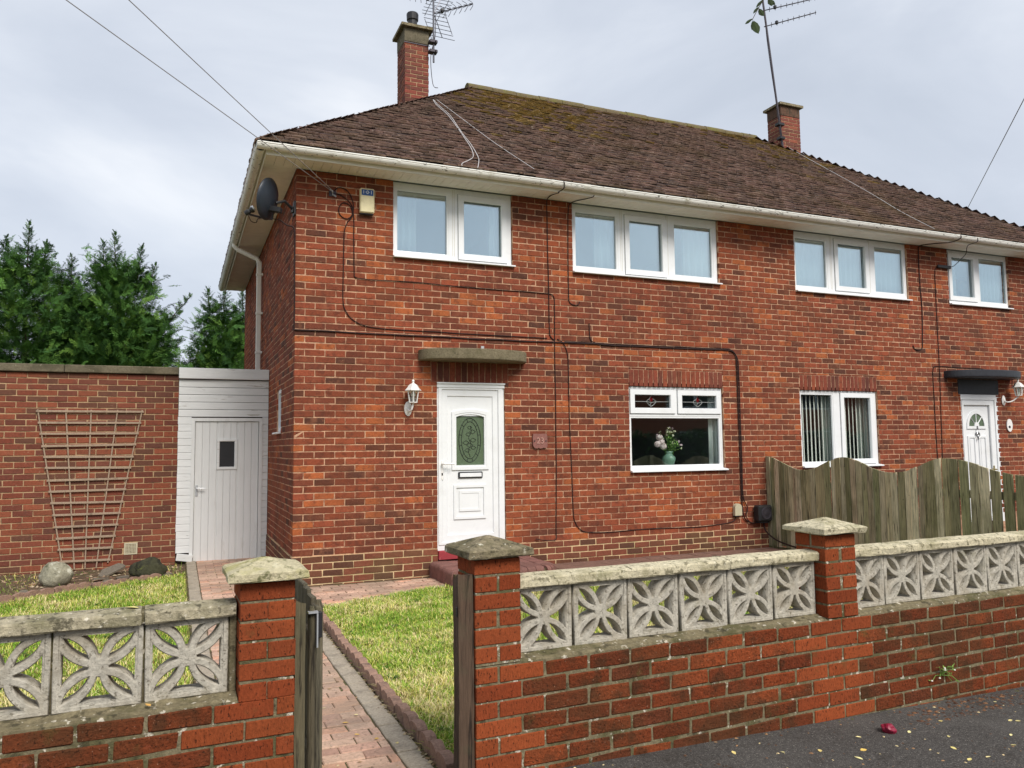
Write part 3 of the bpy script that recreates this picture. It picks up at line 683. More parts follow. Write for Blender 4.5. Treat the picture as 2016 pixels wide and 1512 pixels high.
for (px, pz, s) in ((-.03, -.12, .028), (.045, -.09, .026), (-.05, -.03, .03), (.04, .0, .03), (-.02, .07, .026), (.035, .1, .03), (.0, .15, .024), (.0, -.06, .032)):
    ld.tube([(cx+px+s*math.cos(t*math.pi/4)*(1+.3*math.cos(3*t)), y, cz+pz+s*.8*math.sin(t*math.pi/4)) for t in range(9)], .0026, 4)
ld.build('leading', M['lead'], door)
lp = MB().cbox(1.894, 2.198, .020, .0395, 1.132, 1.206, .006); l = lp.build('letter_plate', M['gap_rubber'], door)
MB().cbox(1.910, 2.182, .014, .0195, 1.146, 1.192, .003).build('letter_flap', M['upvc'], door)
hd = MB().cbox(1.672, 1.705, .008, .0255, 1.115, 1.345, .008); hd.tube([(1.688, .01, 1.305), (1.688, -.035, 1.305), (1.70, -.045, 1.305), (1.82, -.045, 1.305)], .010, 8); hd.build('door_handle', M['lamp_white'], door)
MB().cbox(1.681, 1.697, .0065, .0078, 1.17, 1.20, .0005).build('keyhole', M['gap_rubber'], door)
MB().cbox(D1[0]+.002, D1[1]-.002, -.03, .10, .2055, .3075, .006).build('threshold', M['red_paint'], door)

# ---------------- neighbour's door
x0, x1, z0, z1 = D2; lx0, lx1, lz0, lz1 = 10.475, 11.080, 0.30, 2.085
dr = MB().holed(x0+.002, x1-.002, z0+.02, z1-.001, [(lx0-.004, lx1+.004, lz0-.004, lz1+.004)], 0.022, 0.10)
door2 = dr.build('front_door', M['upvc'], house); door2['label'] = 'white neighbouring door with a fan shaped light and knocker'
dm = MB(); ring(dm, (x0+.03, x1-.05), (z0+.05, z1-.10), (lx0-.003, lx1+.003), (lz0, lz1+.003), .010, .0215); dm.box(x0-.004, x1+.06, .002, .0215, z1-.085, z1-.003); dm.box(x1-.03, x1+.05, .004, .0215, z0, z1-.086)
dm.build('door_frame', M['upvc'], door2)
lf = MB().box(lx0, lx1, .045, .085, lz0, lz1)
fx, fz = (lx0+lx1)/2, 1.745
def half(r, n=14): return [(fx+r*math.cos(math.pi*i/n), fz+r*1.12*math.sin(math.pi*i/n)) for i in range(n+1)]
poly_ring(lf, half(.225), half(.18), .028, .0448)
lf.prism(half(.055), .026, .0449, 'y'); lf.box(fx-.225, fx+.225, .028, .0447, fz-.045, fz-.001)
for a, b in ((lx0+.085, fx-.035), (fx+.035, lx1-.085)):
    poly_ring(lf, [(a, .98), (b, .98), (b, 1.585), (a, 1.585)], [(a+.03, 1.01), (b-.03, 1.01), (b-.03, 1.555), (a+.03, 1.555)], .030, .0446)
    lf.box(a+.05, b-.05, .036, .0449, 1.03, 1.535)
lf.build('door_leaf', M['upvc'], door2)
MB().prism(half(.178), .0405, .0444, 'y').build('fan_light', M['door_glass'], door2)
fb = MB()
for a in (45, 90, 135): fb.tube([(fx+.05*math.cos(R(a)), .036, fz+.056*math.sin(R(a))), (fx+.18*math.cos(R(a)), .036, fz+.2*math.sin(R(a)))], .009, 4)
fb.build('glazing_bar', M['upvc'], door2)
kn = MB().tube([(fx, .02, fz-.0), (fx, .015, fz-.06)], .01, 6); kn.lathe([(.0, -.012), (.03, -.01), (.034, 0), (.02, .012), (0, .014)], 10, (fx, .02, fz-.115), mtx=Matrix.Rotation(R(90), 4, 'X')); kn.tube([(fx+.035*math.cos(t*math.pi/6), .012, fz-.15+.045*math.sin(t*math.pi/6)) for t in range(13)], .008, 6); kn.tube([(fx, .01, fz-.19), (fx, .012, fz-.225)], .008, 6)
kn.build('door_knocker', M['chrome'], door2)
MB().cbox(fx-.11, fx+.13, .024, .0445, .80, .895, .006).build('letter_plate', M['brass'], door2)
hd = MB().cbox(lx1+.004, lx1+.036, .004, .0098, .86, 1.10, .002); hd.tube([(lx1+.02, .005, 1.04), (lx1+.02, -.04, 1.04), (lx1-.09, -.045, 1.05)], .010, 8); hd.build('door_handle', M['brass'], door2)
lb = MB().cbox(10.352, 11.298, -.006, .10, 2.2585, 2.4985, .004); lb.build('door_lintel', M['black_paint'], house)

# ---------------- canopies over the doors
def canopy(x0, x1, z0, z1, depth, m, ex=2.3):
    cx, a = (x0+x1)/2, (x1-x0)/2; n = 28
    prof = lambda k, d: [(cx-math.copysign(abs(math.cos(math.pi*i/n))**(2/ex), math.cos(math.pi*i/n))*(a-k), -(depth-k)*abs(math.sin(math.pi*i/n))**(2/ex)-.0005) for i in range(n+1)]
    layers = [(prof(.012, 0), z0), (prof(.002, 0), z0+.010), (prof(0, 0), z0+.03), (prof(.0, 0), z1-.008), (prof(.008, 0), z1)]
    vs, fs = [], []; k = n+1
    for pl, z in layers: vs += [(p[0], p[1], z) for p in pl]
    for j in range(len(layers)-1):
        for i in range(n): fs.append((j*k+i, j*k+i+1, (j+1)*k+i+1, (j+1)*k+i))
        fs.append((j*k+n, j*k, (j+1)*k, (j+1)*k+n))
    fs.append(tuple(range(k))[::-1]); fs.append(tuple((len(layers)-1)*k+i for i in range(k)))
    return MB().add(vs, fs).build('door_canopy', M[m], house)
c1 = canopy(1.400, 2.750, 2.505, 2.632, 0.36, 'concrete'); c1['label'] = 'mossy grey concrete canopy over the oval glass door'
MB().cbox(2.16, 2.20, -.06, -.045, 2.633, 2.70, .002).build('canopy_tab', M['galv'], c1)
c2 = canopy(10.05, 11.62, 2.505, 2.620, 0.42, 'black_paint'); c2['label'] = 'black painted canopy over the fan light door'

# ---------------- soffit, fascia, gutter
for i in range(int(13.5/0.1)):
    x = -0.345+i*0.1
    if x > 13.1: break
    MB().box(x+.002, x+.098, -0.343, -0.003, 4.6165, 4.6245).build('soffit_board', M['soffit'], house, origin=(x+.05, -.17, 4.6165)) if i == 0 else None
    if i == 0: sb0 = [o for o in house.children if o.name.startswith('soffit_board')][0]; sbm = sb0.data
    else:
        o = bpy.data.objects.new('soffit_board', sbm); COLL.objects.link(o); o.parent = house; o.location = Vector((x+.05, -.17, 4.6165+rnd.uniform(-.0006, .0006)))-WO[house.name]
for i in range(74):
    y = 0.0+i*0.1
    o = bpy.data.objects.new('soffit_board', sbm); COLL.objects.link(o); o.parent = house; o.rotation_euler = (0, 0, R(90))
    o.location = Vector((-.173, y+.05, 4.6165+rnd.uniform(-.0006, .0006)))-WO[house.name]
fa = MB().box(-.36, 13.19, -.36, -.345, 4.598, 4.70)
fa.build('fascia', M['upvc_cream'], house)
MB().box(-.36, -.345, -.3445, 7.56, 4.598, 4.70).build('fascia', M['upvc_cream'], house)
MB().box(13.175, 13.19, -.3445, 7.56, 4.598, 4.70).build('fascia', M['upvc_cream'], house)
def gutter_profile(n=10, r=.056, t=.005):
    o = [(math.cos(math.pi+math.pi*i/n)*r, math.sin(math.pi+math.pi*i/n)*r) for i in range(n+1)]
    i_ = [(math.cos(math.pi+math.pi*i/n)*(r-t), math.sin(math.pi+math.pi*i/n)*(r-t)) for i in range(n+1)]
    return [(-r-.005, .010), (-r-.005, -.002)]+o+[(r+.003, .0), (r+.003, .010), (r-t, .010)]+i_[::-1]+[(-r+t, .010)]
gp = gutter_profile(); GZ = 4.688; GC = -.416
MB().prism([(GC+p[0], GZ+p[1]) for p in gp], -.455, 13.28, 'x').build('gutter', M['gutter'], house)
MB().prism([(GC+p[0], GZ+p[1]) for p in gp], GC+.068, 7.62, 'y').build('gutter', M['gutter'], house)
MB().prism([(GC+p[0]*.98, GZ+p[1]*.98) for p in [(-.06, .008)]+[(math.cos(math.pi+math.pi*i/8)*.055, math.sin(math.pi+math.pi*i/8)*.055) for i in range(9)]+[(.06, .008)]], -.4555, -.4605, 'x').build('gutter_stop', M['gutter'], house)
def gutter_bracket(p, axis, w=.035, r=.062):
    a = [(math.cos(math.pi+math.pi*i/8)*r, math.sin(math.pi+math.pi*i/8)*r) for i in range(9)]
    b = [(math.cos(math.pi+math.pi*i/8)*(r-.007), math.sin(math.pi+math.pi*i/8)*(r-.007)) for i in range(9)][::-1]
    pr = [(GC+q[0], GZ+.012+q[1]) for q in a+b]
    MB().prism(pr, p-w/2, p+w/2, axis).build('gutter_bracket', M['gutter'], house)
for x in (-.18, 1.05, 2.02, 2.95, 3.42, 3.95, 4.9, 6.28, 6.42, 7.5, 8.35, 9.25, 9.95, 10.9, 11.6): gutter_bracket(x, 'x', .09 if x in (3.42, 6.28, 9.95) else .035, .064)
for y in (.35, 1.25, 2.15, 3.05, 3.75, 4.6, 5.5, 6.4, 7.3): gutter_bracket(y, 'y', .07 if y == 3.75 else .03)
# downpipe on the side wall
dp = MB(); px, py = -.060, 3.65
dp.cbox(px-.034, px+.034, py-.034, py+.034, 2.60, 4.36, .006)
dp.tube([(GC, 3.75, 4.645), (GC, 3.75, 4.60), (GC+.05, 3.74, 4.55), (px-.03, py+.01, 4.41), (px, py, 4.36), (px, py, 4.34)], .036, 8)
d = dp.build('downpipe', M['upvc_cream'], house)
for z in (2.95, 3.55, 4.15): MB().cbox(px-.042, px+.058, py-.042, py+.042, z, z+.035, .003).build('pipe_bracket', M['upvc_cream'], d)

# ---------------- roof
roofb = MB()
ez, rz_ = 4.700, 7.672; e0, e1, ry = -.42, 7.62, 3.6; xl, xr = -.42, 13.25; r0, r1 = 3.43, 9.40
d_ = -.012
roofb.add([(xl, e0, ez+d_), (xr, e0, ez+d_), (xr, e1, ez+d_), (xl, e1, ez+d_), (r0, ry, rz_+d_), (r1, ry, rz_+d_)],
          [(0, 1, 5, 4), (3, 0, 4), (1, 2, 5), (2, 3, 4, 5), (3, 2, 1, 0)])
roof = roofb.build('roof', M['under'], house)
TPAL_ = [lin(112, 88, 78), lin(124, 96, 84), lin(98, 78, 72), lin(134, 106, 92), lin(106, 80, 66), lin(90, 72, 68), lin(142, 118, 102)]
TPAL = [lin(78, 56, 50), lin(86, 62, 56), lin(68, 50, 46), lin(98, 72, 64), lin(74, 54, 46), lin(64, 48, 44), lin(106, 84, 74)]
def tile_geo(w, rr):
    L, t = .20, .020
    a = rr.uniform(-.003, .004)
    n0, n1 = .036+rr.uniform(-.006, .010), .000
    vs = [(-w/2, 0, n0-t), (0, -.003, n0-t+.004), (w/2, 0, n0-t+a), (-w/2, 0, n0), (0, -.003, n0+.004), (w/2, 0, n0+a), (-w/2, L, n1), (0, L, n1+.003), (w/2, L, n1)]
    fs = [(3, 4, 7, 6), (4, 5, 8, 7), (0, 1, 4, 3), (1, 2, 5, 4), (2, 8, 5), (6, 0, 3)]
    return vs, fs
TV = []
rr = random.Random(77)
for i in range(28):
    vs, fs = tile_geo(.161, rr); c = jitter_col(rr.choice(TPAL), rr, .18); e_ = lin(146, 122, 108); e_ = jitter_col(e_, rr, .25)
    mb = MB()
    for k, f in enumerate(fs): mb.add([vs[j] for j in f], [tuple(range(len(f)))], e_ if k in (2, 3) else c)  # lower edge faces lighter: lichen plus caught light painted into the colour
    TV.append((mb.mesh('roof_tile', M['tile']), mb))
MOSSV = []
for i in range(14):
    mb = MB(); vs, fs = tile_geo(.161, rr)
    for k, f in enumerate(fs): mb.add([vs[j] for j in f], [tuple(range(len(f)))], jitter_col(lin(132, 108, 58) if k in (2, 3) else rr.choice([lin(116, 94, 48), lin(104, 88, 50), lin(128, 102, 54)]), rr, .2))  # mossy tiles, lower edge lightened in colour the same way
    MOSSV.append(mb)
def slope(org, ud, vd, width, hl, hr, vlen, gauge=.125, tw=.1655):
    org, ud, vd = Vector(org), Vector(ud).normalized(), Vector(vd).normalized(); nd = ud.cross(vd).normalized()
    out = []; n = int(vlen/gauge)
    for k in range(n+1):
        v = k*gauge; f = min(v/vlen, 1); a, b = hl*f, width-hr*f
        u = -tw/2*(k % 2)
        while u < width:
            l, r = max(u, a-.014), min(u+tw-.004, b+.014)
            if r-l > .03: out.append((org, ud, vd, nd, (l+r)/2, v+rnd.uniform(-.004, .004), r-l))
            u += tw
    return out
tiles = slope((xl, e0-.035, ez-.0), (1, 0, 0), (0, ry-e0, rz_-ez), xr-xl, r0-xl, xr-r1, math.hypot(ry-e0, rz_-ez))
tiles += slope((xl-.035, e1, ez), (0, -1, 0), (r0-xl, 0, rz_-ez), e1-e0, ry-e0, e1-ry, math.hypot(r0-xl, rz_-ez))
tiles += slope((xr-.005, e0, ez), (0, 1, 0), (r1-xr, 0, rz_-ez), e1-e0, ry-e0, e1-ry, math.hypot(r1-xr, rz_-ez))
def tpos(t): return t[0]+t[1]*t[4]+t[2]*t[5]
def tsize(t):
    q = project(tpos(t))
    if q is None or not (0 < q[0] < 2016) or t[6] < .15 or t[1].x < .5: return 0
    return 1/q[2]**2
order = sorted(range(len(tiles)), key=lambda i: -tsize(tiles[i])); top = set(order[:300]); rest = MB()
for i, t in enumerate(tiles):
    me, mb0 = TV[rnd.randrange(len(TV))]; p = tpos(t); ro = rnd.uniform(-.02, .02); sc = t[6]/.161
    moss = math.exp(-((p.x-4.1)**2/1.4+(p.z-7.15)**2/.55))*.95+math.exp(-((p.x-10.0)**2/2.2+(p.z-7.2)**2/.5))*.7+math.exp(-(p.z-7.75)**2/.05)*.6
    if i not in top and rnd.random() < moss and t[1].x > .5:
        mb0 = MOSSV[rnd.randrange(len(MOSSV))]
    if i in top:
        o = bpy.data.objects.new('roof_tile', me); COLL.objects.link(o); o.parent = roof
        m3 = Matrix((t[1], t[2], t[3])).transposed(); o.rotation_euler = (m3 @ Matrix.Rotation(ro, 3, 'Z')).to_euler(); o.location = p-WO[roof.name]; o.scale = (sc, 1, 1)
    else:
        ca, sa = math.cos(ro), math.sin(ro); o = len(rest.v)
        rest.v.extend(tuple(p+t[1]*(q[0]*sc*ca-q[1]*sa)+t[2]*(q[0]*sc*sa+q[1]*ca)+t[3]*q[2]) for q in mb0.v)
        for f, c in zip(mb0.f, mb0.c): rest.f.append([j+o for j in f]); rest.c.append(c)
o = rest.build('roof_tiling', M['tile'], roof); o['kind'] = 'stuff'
# ridge tiles, mortar bedded
x = r0-.12
while x < r1+.1:
    m = MB(); n = 8; w = min(.45, r1+.12-x); dz = rnd.uniform(-.008, .012)
    pr = [(ry+.13*math.cos(math.pi*i/n), rz_-.03+dz+.115*math.sin(math.pi*i/n)) for i in range(n+1)]
    m.prism(pr, x+.004, x+w-.004, 'x'); m.build('ridge_tile', M['ridge'], roof); x += .45

# ---------------- chimneys
brick_variants('chimney', [(lin(132, 70, 58), 30), (lin(118, 66, 58), 30), (lin(104, 64, 56), 20), (lin(150, 84, 64), 12), (lin(110, 100, 74), 8)], M['garage_brick'], n=20)
def chimney(x0, x1, y0, y1, zb, zt, flaunch, pot, bandmat='dark_concrete', o=.075):
    c = MB().box(x0+.006, x1-.006, y0+.006, y1-.006, zb, zt-.002); ch = c.build('chimney', M['garage_mortar'], house)
    sl = stretcher_slots(x0, x1, zb, zt-flaunch, [], lambda u, z: (u, y0+.05125, z), 0, c0=0)
    sl += [s for s in stretcher_slots(y0, y1, zb, zt-flaunch, [], lambda u, z: (x0+.05125, u, z), R(90), c0=1) if s[0][1]-s[1]/2 > y0+.05 or s[1] > .12]
    sl += stretcher_slots(y0+.1125, y1, zb, zt-flaunch, [], lambda u, z: (x1-.05125, u, z), R(90), c0=1)
    place_bricks('chimney', sl, ch, limit=0, stuff_name='chimney_brickwork')
    k = MB().cbox(x0-.006, x1+.006, y0-.006, y1+.006, zt-flaunch, zt-.0025, .01); k.build('rendered_band', M[bandmat], ch)
    cap = MB()
    vs = [(x0-o, y0-o, zt), (x1+o, y0-o, zt), (x1+o, y1+o, zt), (x0-o, y1+o, zt), (x0-o, y0-o, zt+.05), (x1+o, y0-o, zt+.05), (x1+o, y1+o, zt+.05), (x0-o, y1+o, zt+.05), ((x0+x1)/2-.1, (y0+y1)/2-.1, zt+.10), ((x0+x1)/2+.1, (y0+y1)/2-.1, zt+.10), ((x0+x1)/2+.1, (y0+y1)/2+.1, zt+.10), ((x0+x1)/2-.1, (y0+y1)/2+.1, zt+.10)]
    fs = [(3, 2, 1, 0), (0, 1, 5, 4), (1, 2, 6, 5), (2, 3, 7, 6), (3, 0, 4, 7), (4, 5, 9, 8), (5, 6, 10, 9), (6, 7, 11, 10), (7, 4, 8, 11), (8, 9, 10, 11)]
    cap.add(vs, fs).build('chimney_cap', M['cap_dark'], ch)
    if pot:
        p = MB().lathe([(.085, 0), (.085, .14), (.105, .15), (.11, .26), (.10, .28), (.06, .28), (.06, .2)], 16, ((x0+x1)/2-.04, (y0+y1)/2-.12, zt+.075)); p.build('chimney_pot', M['black_plastic'], ch, smooth=False)
    return ch
ch1 = chimney(2.44, 2.885, 4.40, 4.92, 6.6, 9.02, .26, True)
ch2 = chimney(10.615, 11.135, 4.0, 4.42, 6.6, 8.745, .225, False, 'stained_band', .06)

# ================================================================== GARAGE WALL, SIDE PASSAGE
GY = 2.6
gar = thing('garage', (-2.8, GY, 0), 'low red brick garage wall with a flat concrete coping', 'garage')
MB().box(-5.6, -1.158, GY+.0065, GY+.25, -.1, 2.49).build('wall', M['garage_mortar'], gar)
MB().box(-5.6, -1.158, GY+.26, 7.5, 2.40, 2.50).build('flat_roof', M['under'], gar)
MB().box(-1.30, -1.165, GY+.26, 7.5, -.1, 2.39).build('wall', M['garage_mortar'], gar)
brick_variants('garage', GARAGE_PAL, M['garage_brick'], n=30)
gs = stretcher_slots(-5.6, -1.155, -.05, 2.495, [(-1.765, -1.605, .165, .32)], lambda u, z: (u, GY+.05125, z), 0, c0=1)
place_bricks('garage', gs, gar, limit=300)
for i, (a, b) in enumerate(((-5.6, -4.05), (-4.046, -2.50), (-2.496, -1.16))):
    MB().cbox(a, b, GY-.045, GY+.29, 2.502, 2.60, .008, jit=.003, rr=rnd).build('coping_stone', M['dark_concrete'], gar)
v = MB().holed(-1.762, -1.608, .168, .316, [(-1.745+c*.0175, -1.745+c*.0175+.011, .183+r_*.0175, .183+r_*.0175+.011) for c in range(7) for r_ in range(7)], GY-.006, GY+.02)
av = v.build('air_vent', M['box_beige'], gar)
MB().box(-1.755, -1.615, GY+.021, GY+.03, .175, .31).build('vent_back', M['gap_rubber'], gar)

sh = thing('side_passage', (-.58, GY, 0), 'white boarded lean-to passage with a plank door between garage and house', 'lean-to')
bw = .1
SX0, SX1 = -1.153, -.004; DX0, DX1 = -.945, -.125; DZ1 = 1.885
def board(x0, x1, z, tl=0.0):
    b = MB(); h = .0985
    b.prism([(GY-.012, z+.002), (GY+.012, z+.002), (GY+.012, z+h-.001), (GY-.002, z+h-.001), (GY-.009, z+h-.014)], x0, x1, 'x')
    o = b.build('cladding_board', M['white_wood'], sh); o.rotation_euler = (0, tl, 0); return o
for i in range(5): board(SX0, SX1, 1.945+i*.1)
rr = random.Random(8)
for i in range(19):
    z = .145+i*.0945
    board(SX0-rr.uniform(0, .006), DX0-.045, z, rr.uniform(-.012, .012))
for i in range(20): board(DX1+.045, SX1, .04+i*.095, rr.uniform(-.006, .006))
MB().cbox(SX0-.004, SX1+.002, GY-.055, GY-.0125, 2.455, 2.60, .005).build('fascia', M['white_wood'], sh)
MB().box(SX0, SX1, GY-.012, 7.2, 2.55, 2.585).build('flat_roof', M['under'], sh)
MB().box(SX0, DX0-.05, GY+.013, GY+.05, -.02, 2.55).box(DX1+.05, SX1, GY+.013, GY+.05, -.02, 2.55).box(DX0-.05, DX1+.05, GY+.013, GY+.05, 1.915, 2.55).build('back_board', M['stain_wood'], sh)
b = MB().cbox(-.10, .10, -.02, .02, -.045, .045, .004, mtx=Matrix.Translation((-1.045, GY-.03, .085)) @ Matrix.Rotation(R(9), 4, 'Y')); o = b.build('broken_board', M['white_wood'], sh)
MB().holed(DX0-.045, DX1+.045, -.03, DZ1+.045, [(DX0, DX1, -.1, DZ1)], GY-.022, GY+.06).build('door_frame', M['white_door'], sh)
pd = MB()
pd.box(DX0+.004, DX1-.004, GY+.012, GY+.045, -.02, DZ1-.003); pdo = pd.build('plank_door', M['white_door'], sh)
n = 9; w = (DX1-DX0-.012)/n
wx0, wx1, wz0, wz1 = -.635, -.435, 1.262, 1.615
for i in range(n):
    a, b = DX0+.006+i*w, DX0+.006+(i+1)*w
    for (p, q, c, d) in subtract((a+.0015, b-.0015, -.015, DZ1-.006), [(wx0-.02, wx1+.02, wz0-.02, wz1+.02)]):
        MB().cbox(p, q, GY-.001, GY+.0115, c, d, .003).build('door_plank', M['white_door'], pdo)
m = MB(); ring(m, (wx0-.028, wx1+.028), (wz0-.028, wz1+.028), (wx0, wx1), (wz0, wz1), GY-.014, GY+.0115); m.build('glazing_bead', M['white_wood'], pdo)
MB().box(wx0-.01, wx1+.01, GY+.003, GY+.0095, wz0-.01, wz1+.01).build('pane', M['door_glass'] if False else M['black_plastic'], pdo)
h = MB().cbox(-.925, -.895, GY-.012, GY-.002, .885, 1.03, .003); h.tube([(-.91, GY-.01, .99), (-.91, GY-.05, .99), (-.80, GY-.052, .985)], .008, 6); h.build('door_handle', M['galv'], pdo)

# ---------------- trellis on the garage wall
tr = thing('trellis', (-2.19, GY-.02, .1), 'fan shaped grey wooden trellis leaning against the garage wall', 'trellis')
def tx(f, z): # f 0..1 across, z height
    u = (z-.10)/(2.017-.10); return (-2.457+(-2.776+2.457)*u)*(1-f)+(-1.94+(-1.593+1.94)*u)*f
for f in (0, .26, .5, .755, 1):
    a, b = Vector((tx(f, .02 if 0 < f < 1 else .08), GY-.014, .02 if 0 < f < 1 else .08)), Vector((tx(f, 2.03), GY-.014, 2.03)); d = b-a
    mtx = Matrix.Translation((a+b)/2) @ d.to_track_quat('Z', 'Y').to_matrix().to_4x4()
    MB().cbox(-.011, .011, -.008, .008, -d.length/2, d.length/2, .002, mtx=mtx).build('upright', M['trellis_wood'], tr)
for i in range(14):
    z = .13+i*(2.01-.13)/13+rr.uniform(-.006, .006); a, b = tx(0, z)-.022, tx(1, z)+.022; t = rr.uniform(-.012, .018)
    MB().cbox(a, b, GY-.032, GY-.0225, z-.0135, z+.0135, .002, mtx=Matrix.Translation(((a+b)/2, 0, z)) @ Matrix.Rotation(t, 4, 'Y') @ Matrix.Translation((-(a+b)/2, 0, -z))).build('slat', M['trellis_wood'], tr)

# ================================================================== FRONT GARDEN WALLS
brick_variants('pillar', PILLAR_PAL, M['pillar_brick'], n=16, ch=.003, jit=.0012)
brick_variants('wallb', WALL_PAL, M['wall_brick'], n=26, ch=.0055, jit=.0032)
WTOP = .556
def spline2(poly):
    c = bpy.data.curves.new('shape', 'CURVE'); c.dimensions = '2D'; c.fill_mode = 'BOTH'
    return c
def add_poly(c, pts):
    s = c.splines.new('POLY'); s.points.add(len(pts)-1)
    for p, q in zip(s.points, pts): p.co = (q[0], q[1], 0, 1)
    s.use_cyclic_u = True
def curve_mesh(c, depth, bev, m, name):
    c.extrude = depth/2-bev; c.bevel_depth = bev; c.bevel_resolution = 0; c.offset = -bev
    o = bpy.data.objects.new('tmp', c); COLL.objects.link(o); bpy.context.view_layer.update()
    dg = bpy.context.evaluated_depsgraph_get(); me = bpy.data.meshes.new_from_object(o.evaluated_get(dg)); me.name = name
    bpy.data.objects.remove(o, do_unlink=True); bpy.data.curves.remove(c)
    me.materials.clear(); me.materials.append(m); return me
def screen_mesh():
    h = .1475; fr = .121            # half size, half of the opening
    c = spline2(None); add_poly(c, [(-h, -h), (h, -h), (h, h), (-h, h)])
    s_, half_ = .0165, .062; Rr = (half_**2+s_**2)/(2*s_); band = .0265; R2 = Rr+band; tc_ = .105
    def lens(u0, R_, sg):
        """circle centre of one side of the petal on the 45 degree diagonal: returns centre"""
        d = Vector((1, 1)).normalized(); nrm = Vector((-1, 1)).normalized()*sg
        return d*tc_-nrm*(Rr-s_)
    for q in range(4):                 # the four petal holes
        rot = Matrix.Rotation(q*math.pi/2, 2); pts = []
        d = Vector((1, 1)).normalized(); nrm = Vector((-1, 1)).normalized(); n = 7; am = math.asin(half_/Rr)
        for i in range(n+1):
            a = -am+2*am*i/n; pts.append(d*(tc_+Rr*math.sin(a))+nrm*(Rr*math.cos(a)-(Rr-s_)))
        for i in range(1, n):
            a = am-2*am*i/n; pts.append(d*(tc_+Rr*math.sin(a))-nrm*(Rr*math.cos(a)-(Rr-s_)))
        add_poly(c, [tuple(rot @ Vector(p)) for p in pts])
    c1 = lens(0, R2, 1)                # circle of the petal's upper-left outer edge
    def xright(y):
        k = R2*R2-(y-c1.y)**2
        return c1.x-math.sqrt(max(k, 0))
    ys = [fr-(fr-.034)*i/8 for i in range(9)]
    right = [(xright(y), y) for y in ys]
    right = [(x, y) for x, y in right if x > .0035]
    for q in range(4):
        rot = Matrix.Rotation(q*math.pi/2, 2)
        pts = right+[(-x, y) for x, y in right[::-1]]
        add_poly(c, [tuple(rot @ Vector(p)) for p in pts])
    a = curve_mesh(c, .084, .004, M['screen'], 'screen_block')
    c = spline2(None); add_poly(c, [(-h, -h), (h, -h), (h, h), (-h, h)]); f2 = fr+.006; add_poly(c, [(-f2, -f2), (f2, -f2), (f2, f2), (-f2, f2)])
    b = curve_mesh(c, .090, .004, M['screen'], 'screen_rim')
    import bmesh
    bm = bmesh.new(); bm.from_mesh(a); bm.from_mesh(b); bmesh.ops.rotate(bm, verts=bm.verts, matrix=Matrix.Rotation(R(90), 3, 'X'))
    bm.to_mesh(a); bm.free(); bpy.data.meshes.remove(b); return a
SCREEN = screen_mesh()
def pillar(parent, s0, s1, ztop, zb=-.1, first_whole=True, t0=0.0, t1=.215):
    MB().box(s0+.004, s1-.004, t0+.0044, t1-.004, zb, ztop-.004).build('pillar_core', M['wall_mortar'], parent)
    w = s1-s0; k = 0; z = ztop; sl = []
    while z > zb+.03:
        zc = z-.0375
        if (k % 2 == 0) == first_whole:
            for tt in (t0+.05125, t1-.05125): sl.append((((s0+s1)/2, tt, zc), w, .1025, .065, 0))
        else:
            for s_ in (s0+.05125, s1-.05125): sl.append(((s_, (t0+t1)/2, zc), t1-t0, .1025, .065, R(90)))
        z -= .075; k += 1
    return sl
def pillar_cap(parent, s0, s1, z, m, edge=.034, peak=.045, o=.045, t1=.215, jit=.004, seed=1):
    rr = random.Random(seed); a, b, c, d = s0-o, s1+o, -o, t1+o; n = 4; mb = MB(); vs = []; fs = []
    # gridded top so that the outline is a little worn
    def lay(k, zz, ins):
        p = []
        A, B, C, D = a+ins, b-ins, c+ins, d-ins
        for i in range(n): p.append((A+(B-A)*i/n, C))
        for i in range(n): p.append((B, C+(D-C)*i/n))
        for i in range(n): p.append((B-(B-A)*i/n, D))
        for i in range(n): p.append((A, D-(D-C)*i/n))
        return [(x+rr.uniform(-jit, jit)*k, y+rr.uniform(-jit, jit)*k, zz+rr.uniform(-jit, jit)*.5*k) for x, y in p]
    L = [lay(1, z, .006), lay(1, z+.006, 0), lay(1, z+edge-.006, 0), lay(1, z+edge, .008), lay(.8, z+edge+peak*.5, (b-a)*.25), lay(.6, z+edge+peak, (b-a)*.46)]
    m4 = 4*n
    for l in L: vs += l
    for j in range(len(L)-1):
        for i in range(m4): fs.append((j*m4+i, j*m4+(i+1) % m4, (j+1)*m4+(i+1) % m4, (j+1)*m4+i))
    fs.append(tuple(range(m4))[::-1]); fs.append(tuple((len(L)-1)*m4+i for i in range(m4)))
    return mb.add(vs, fs).build('pillar_cap', M[m], parent)
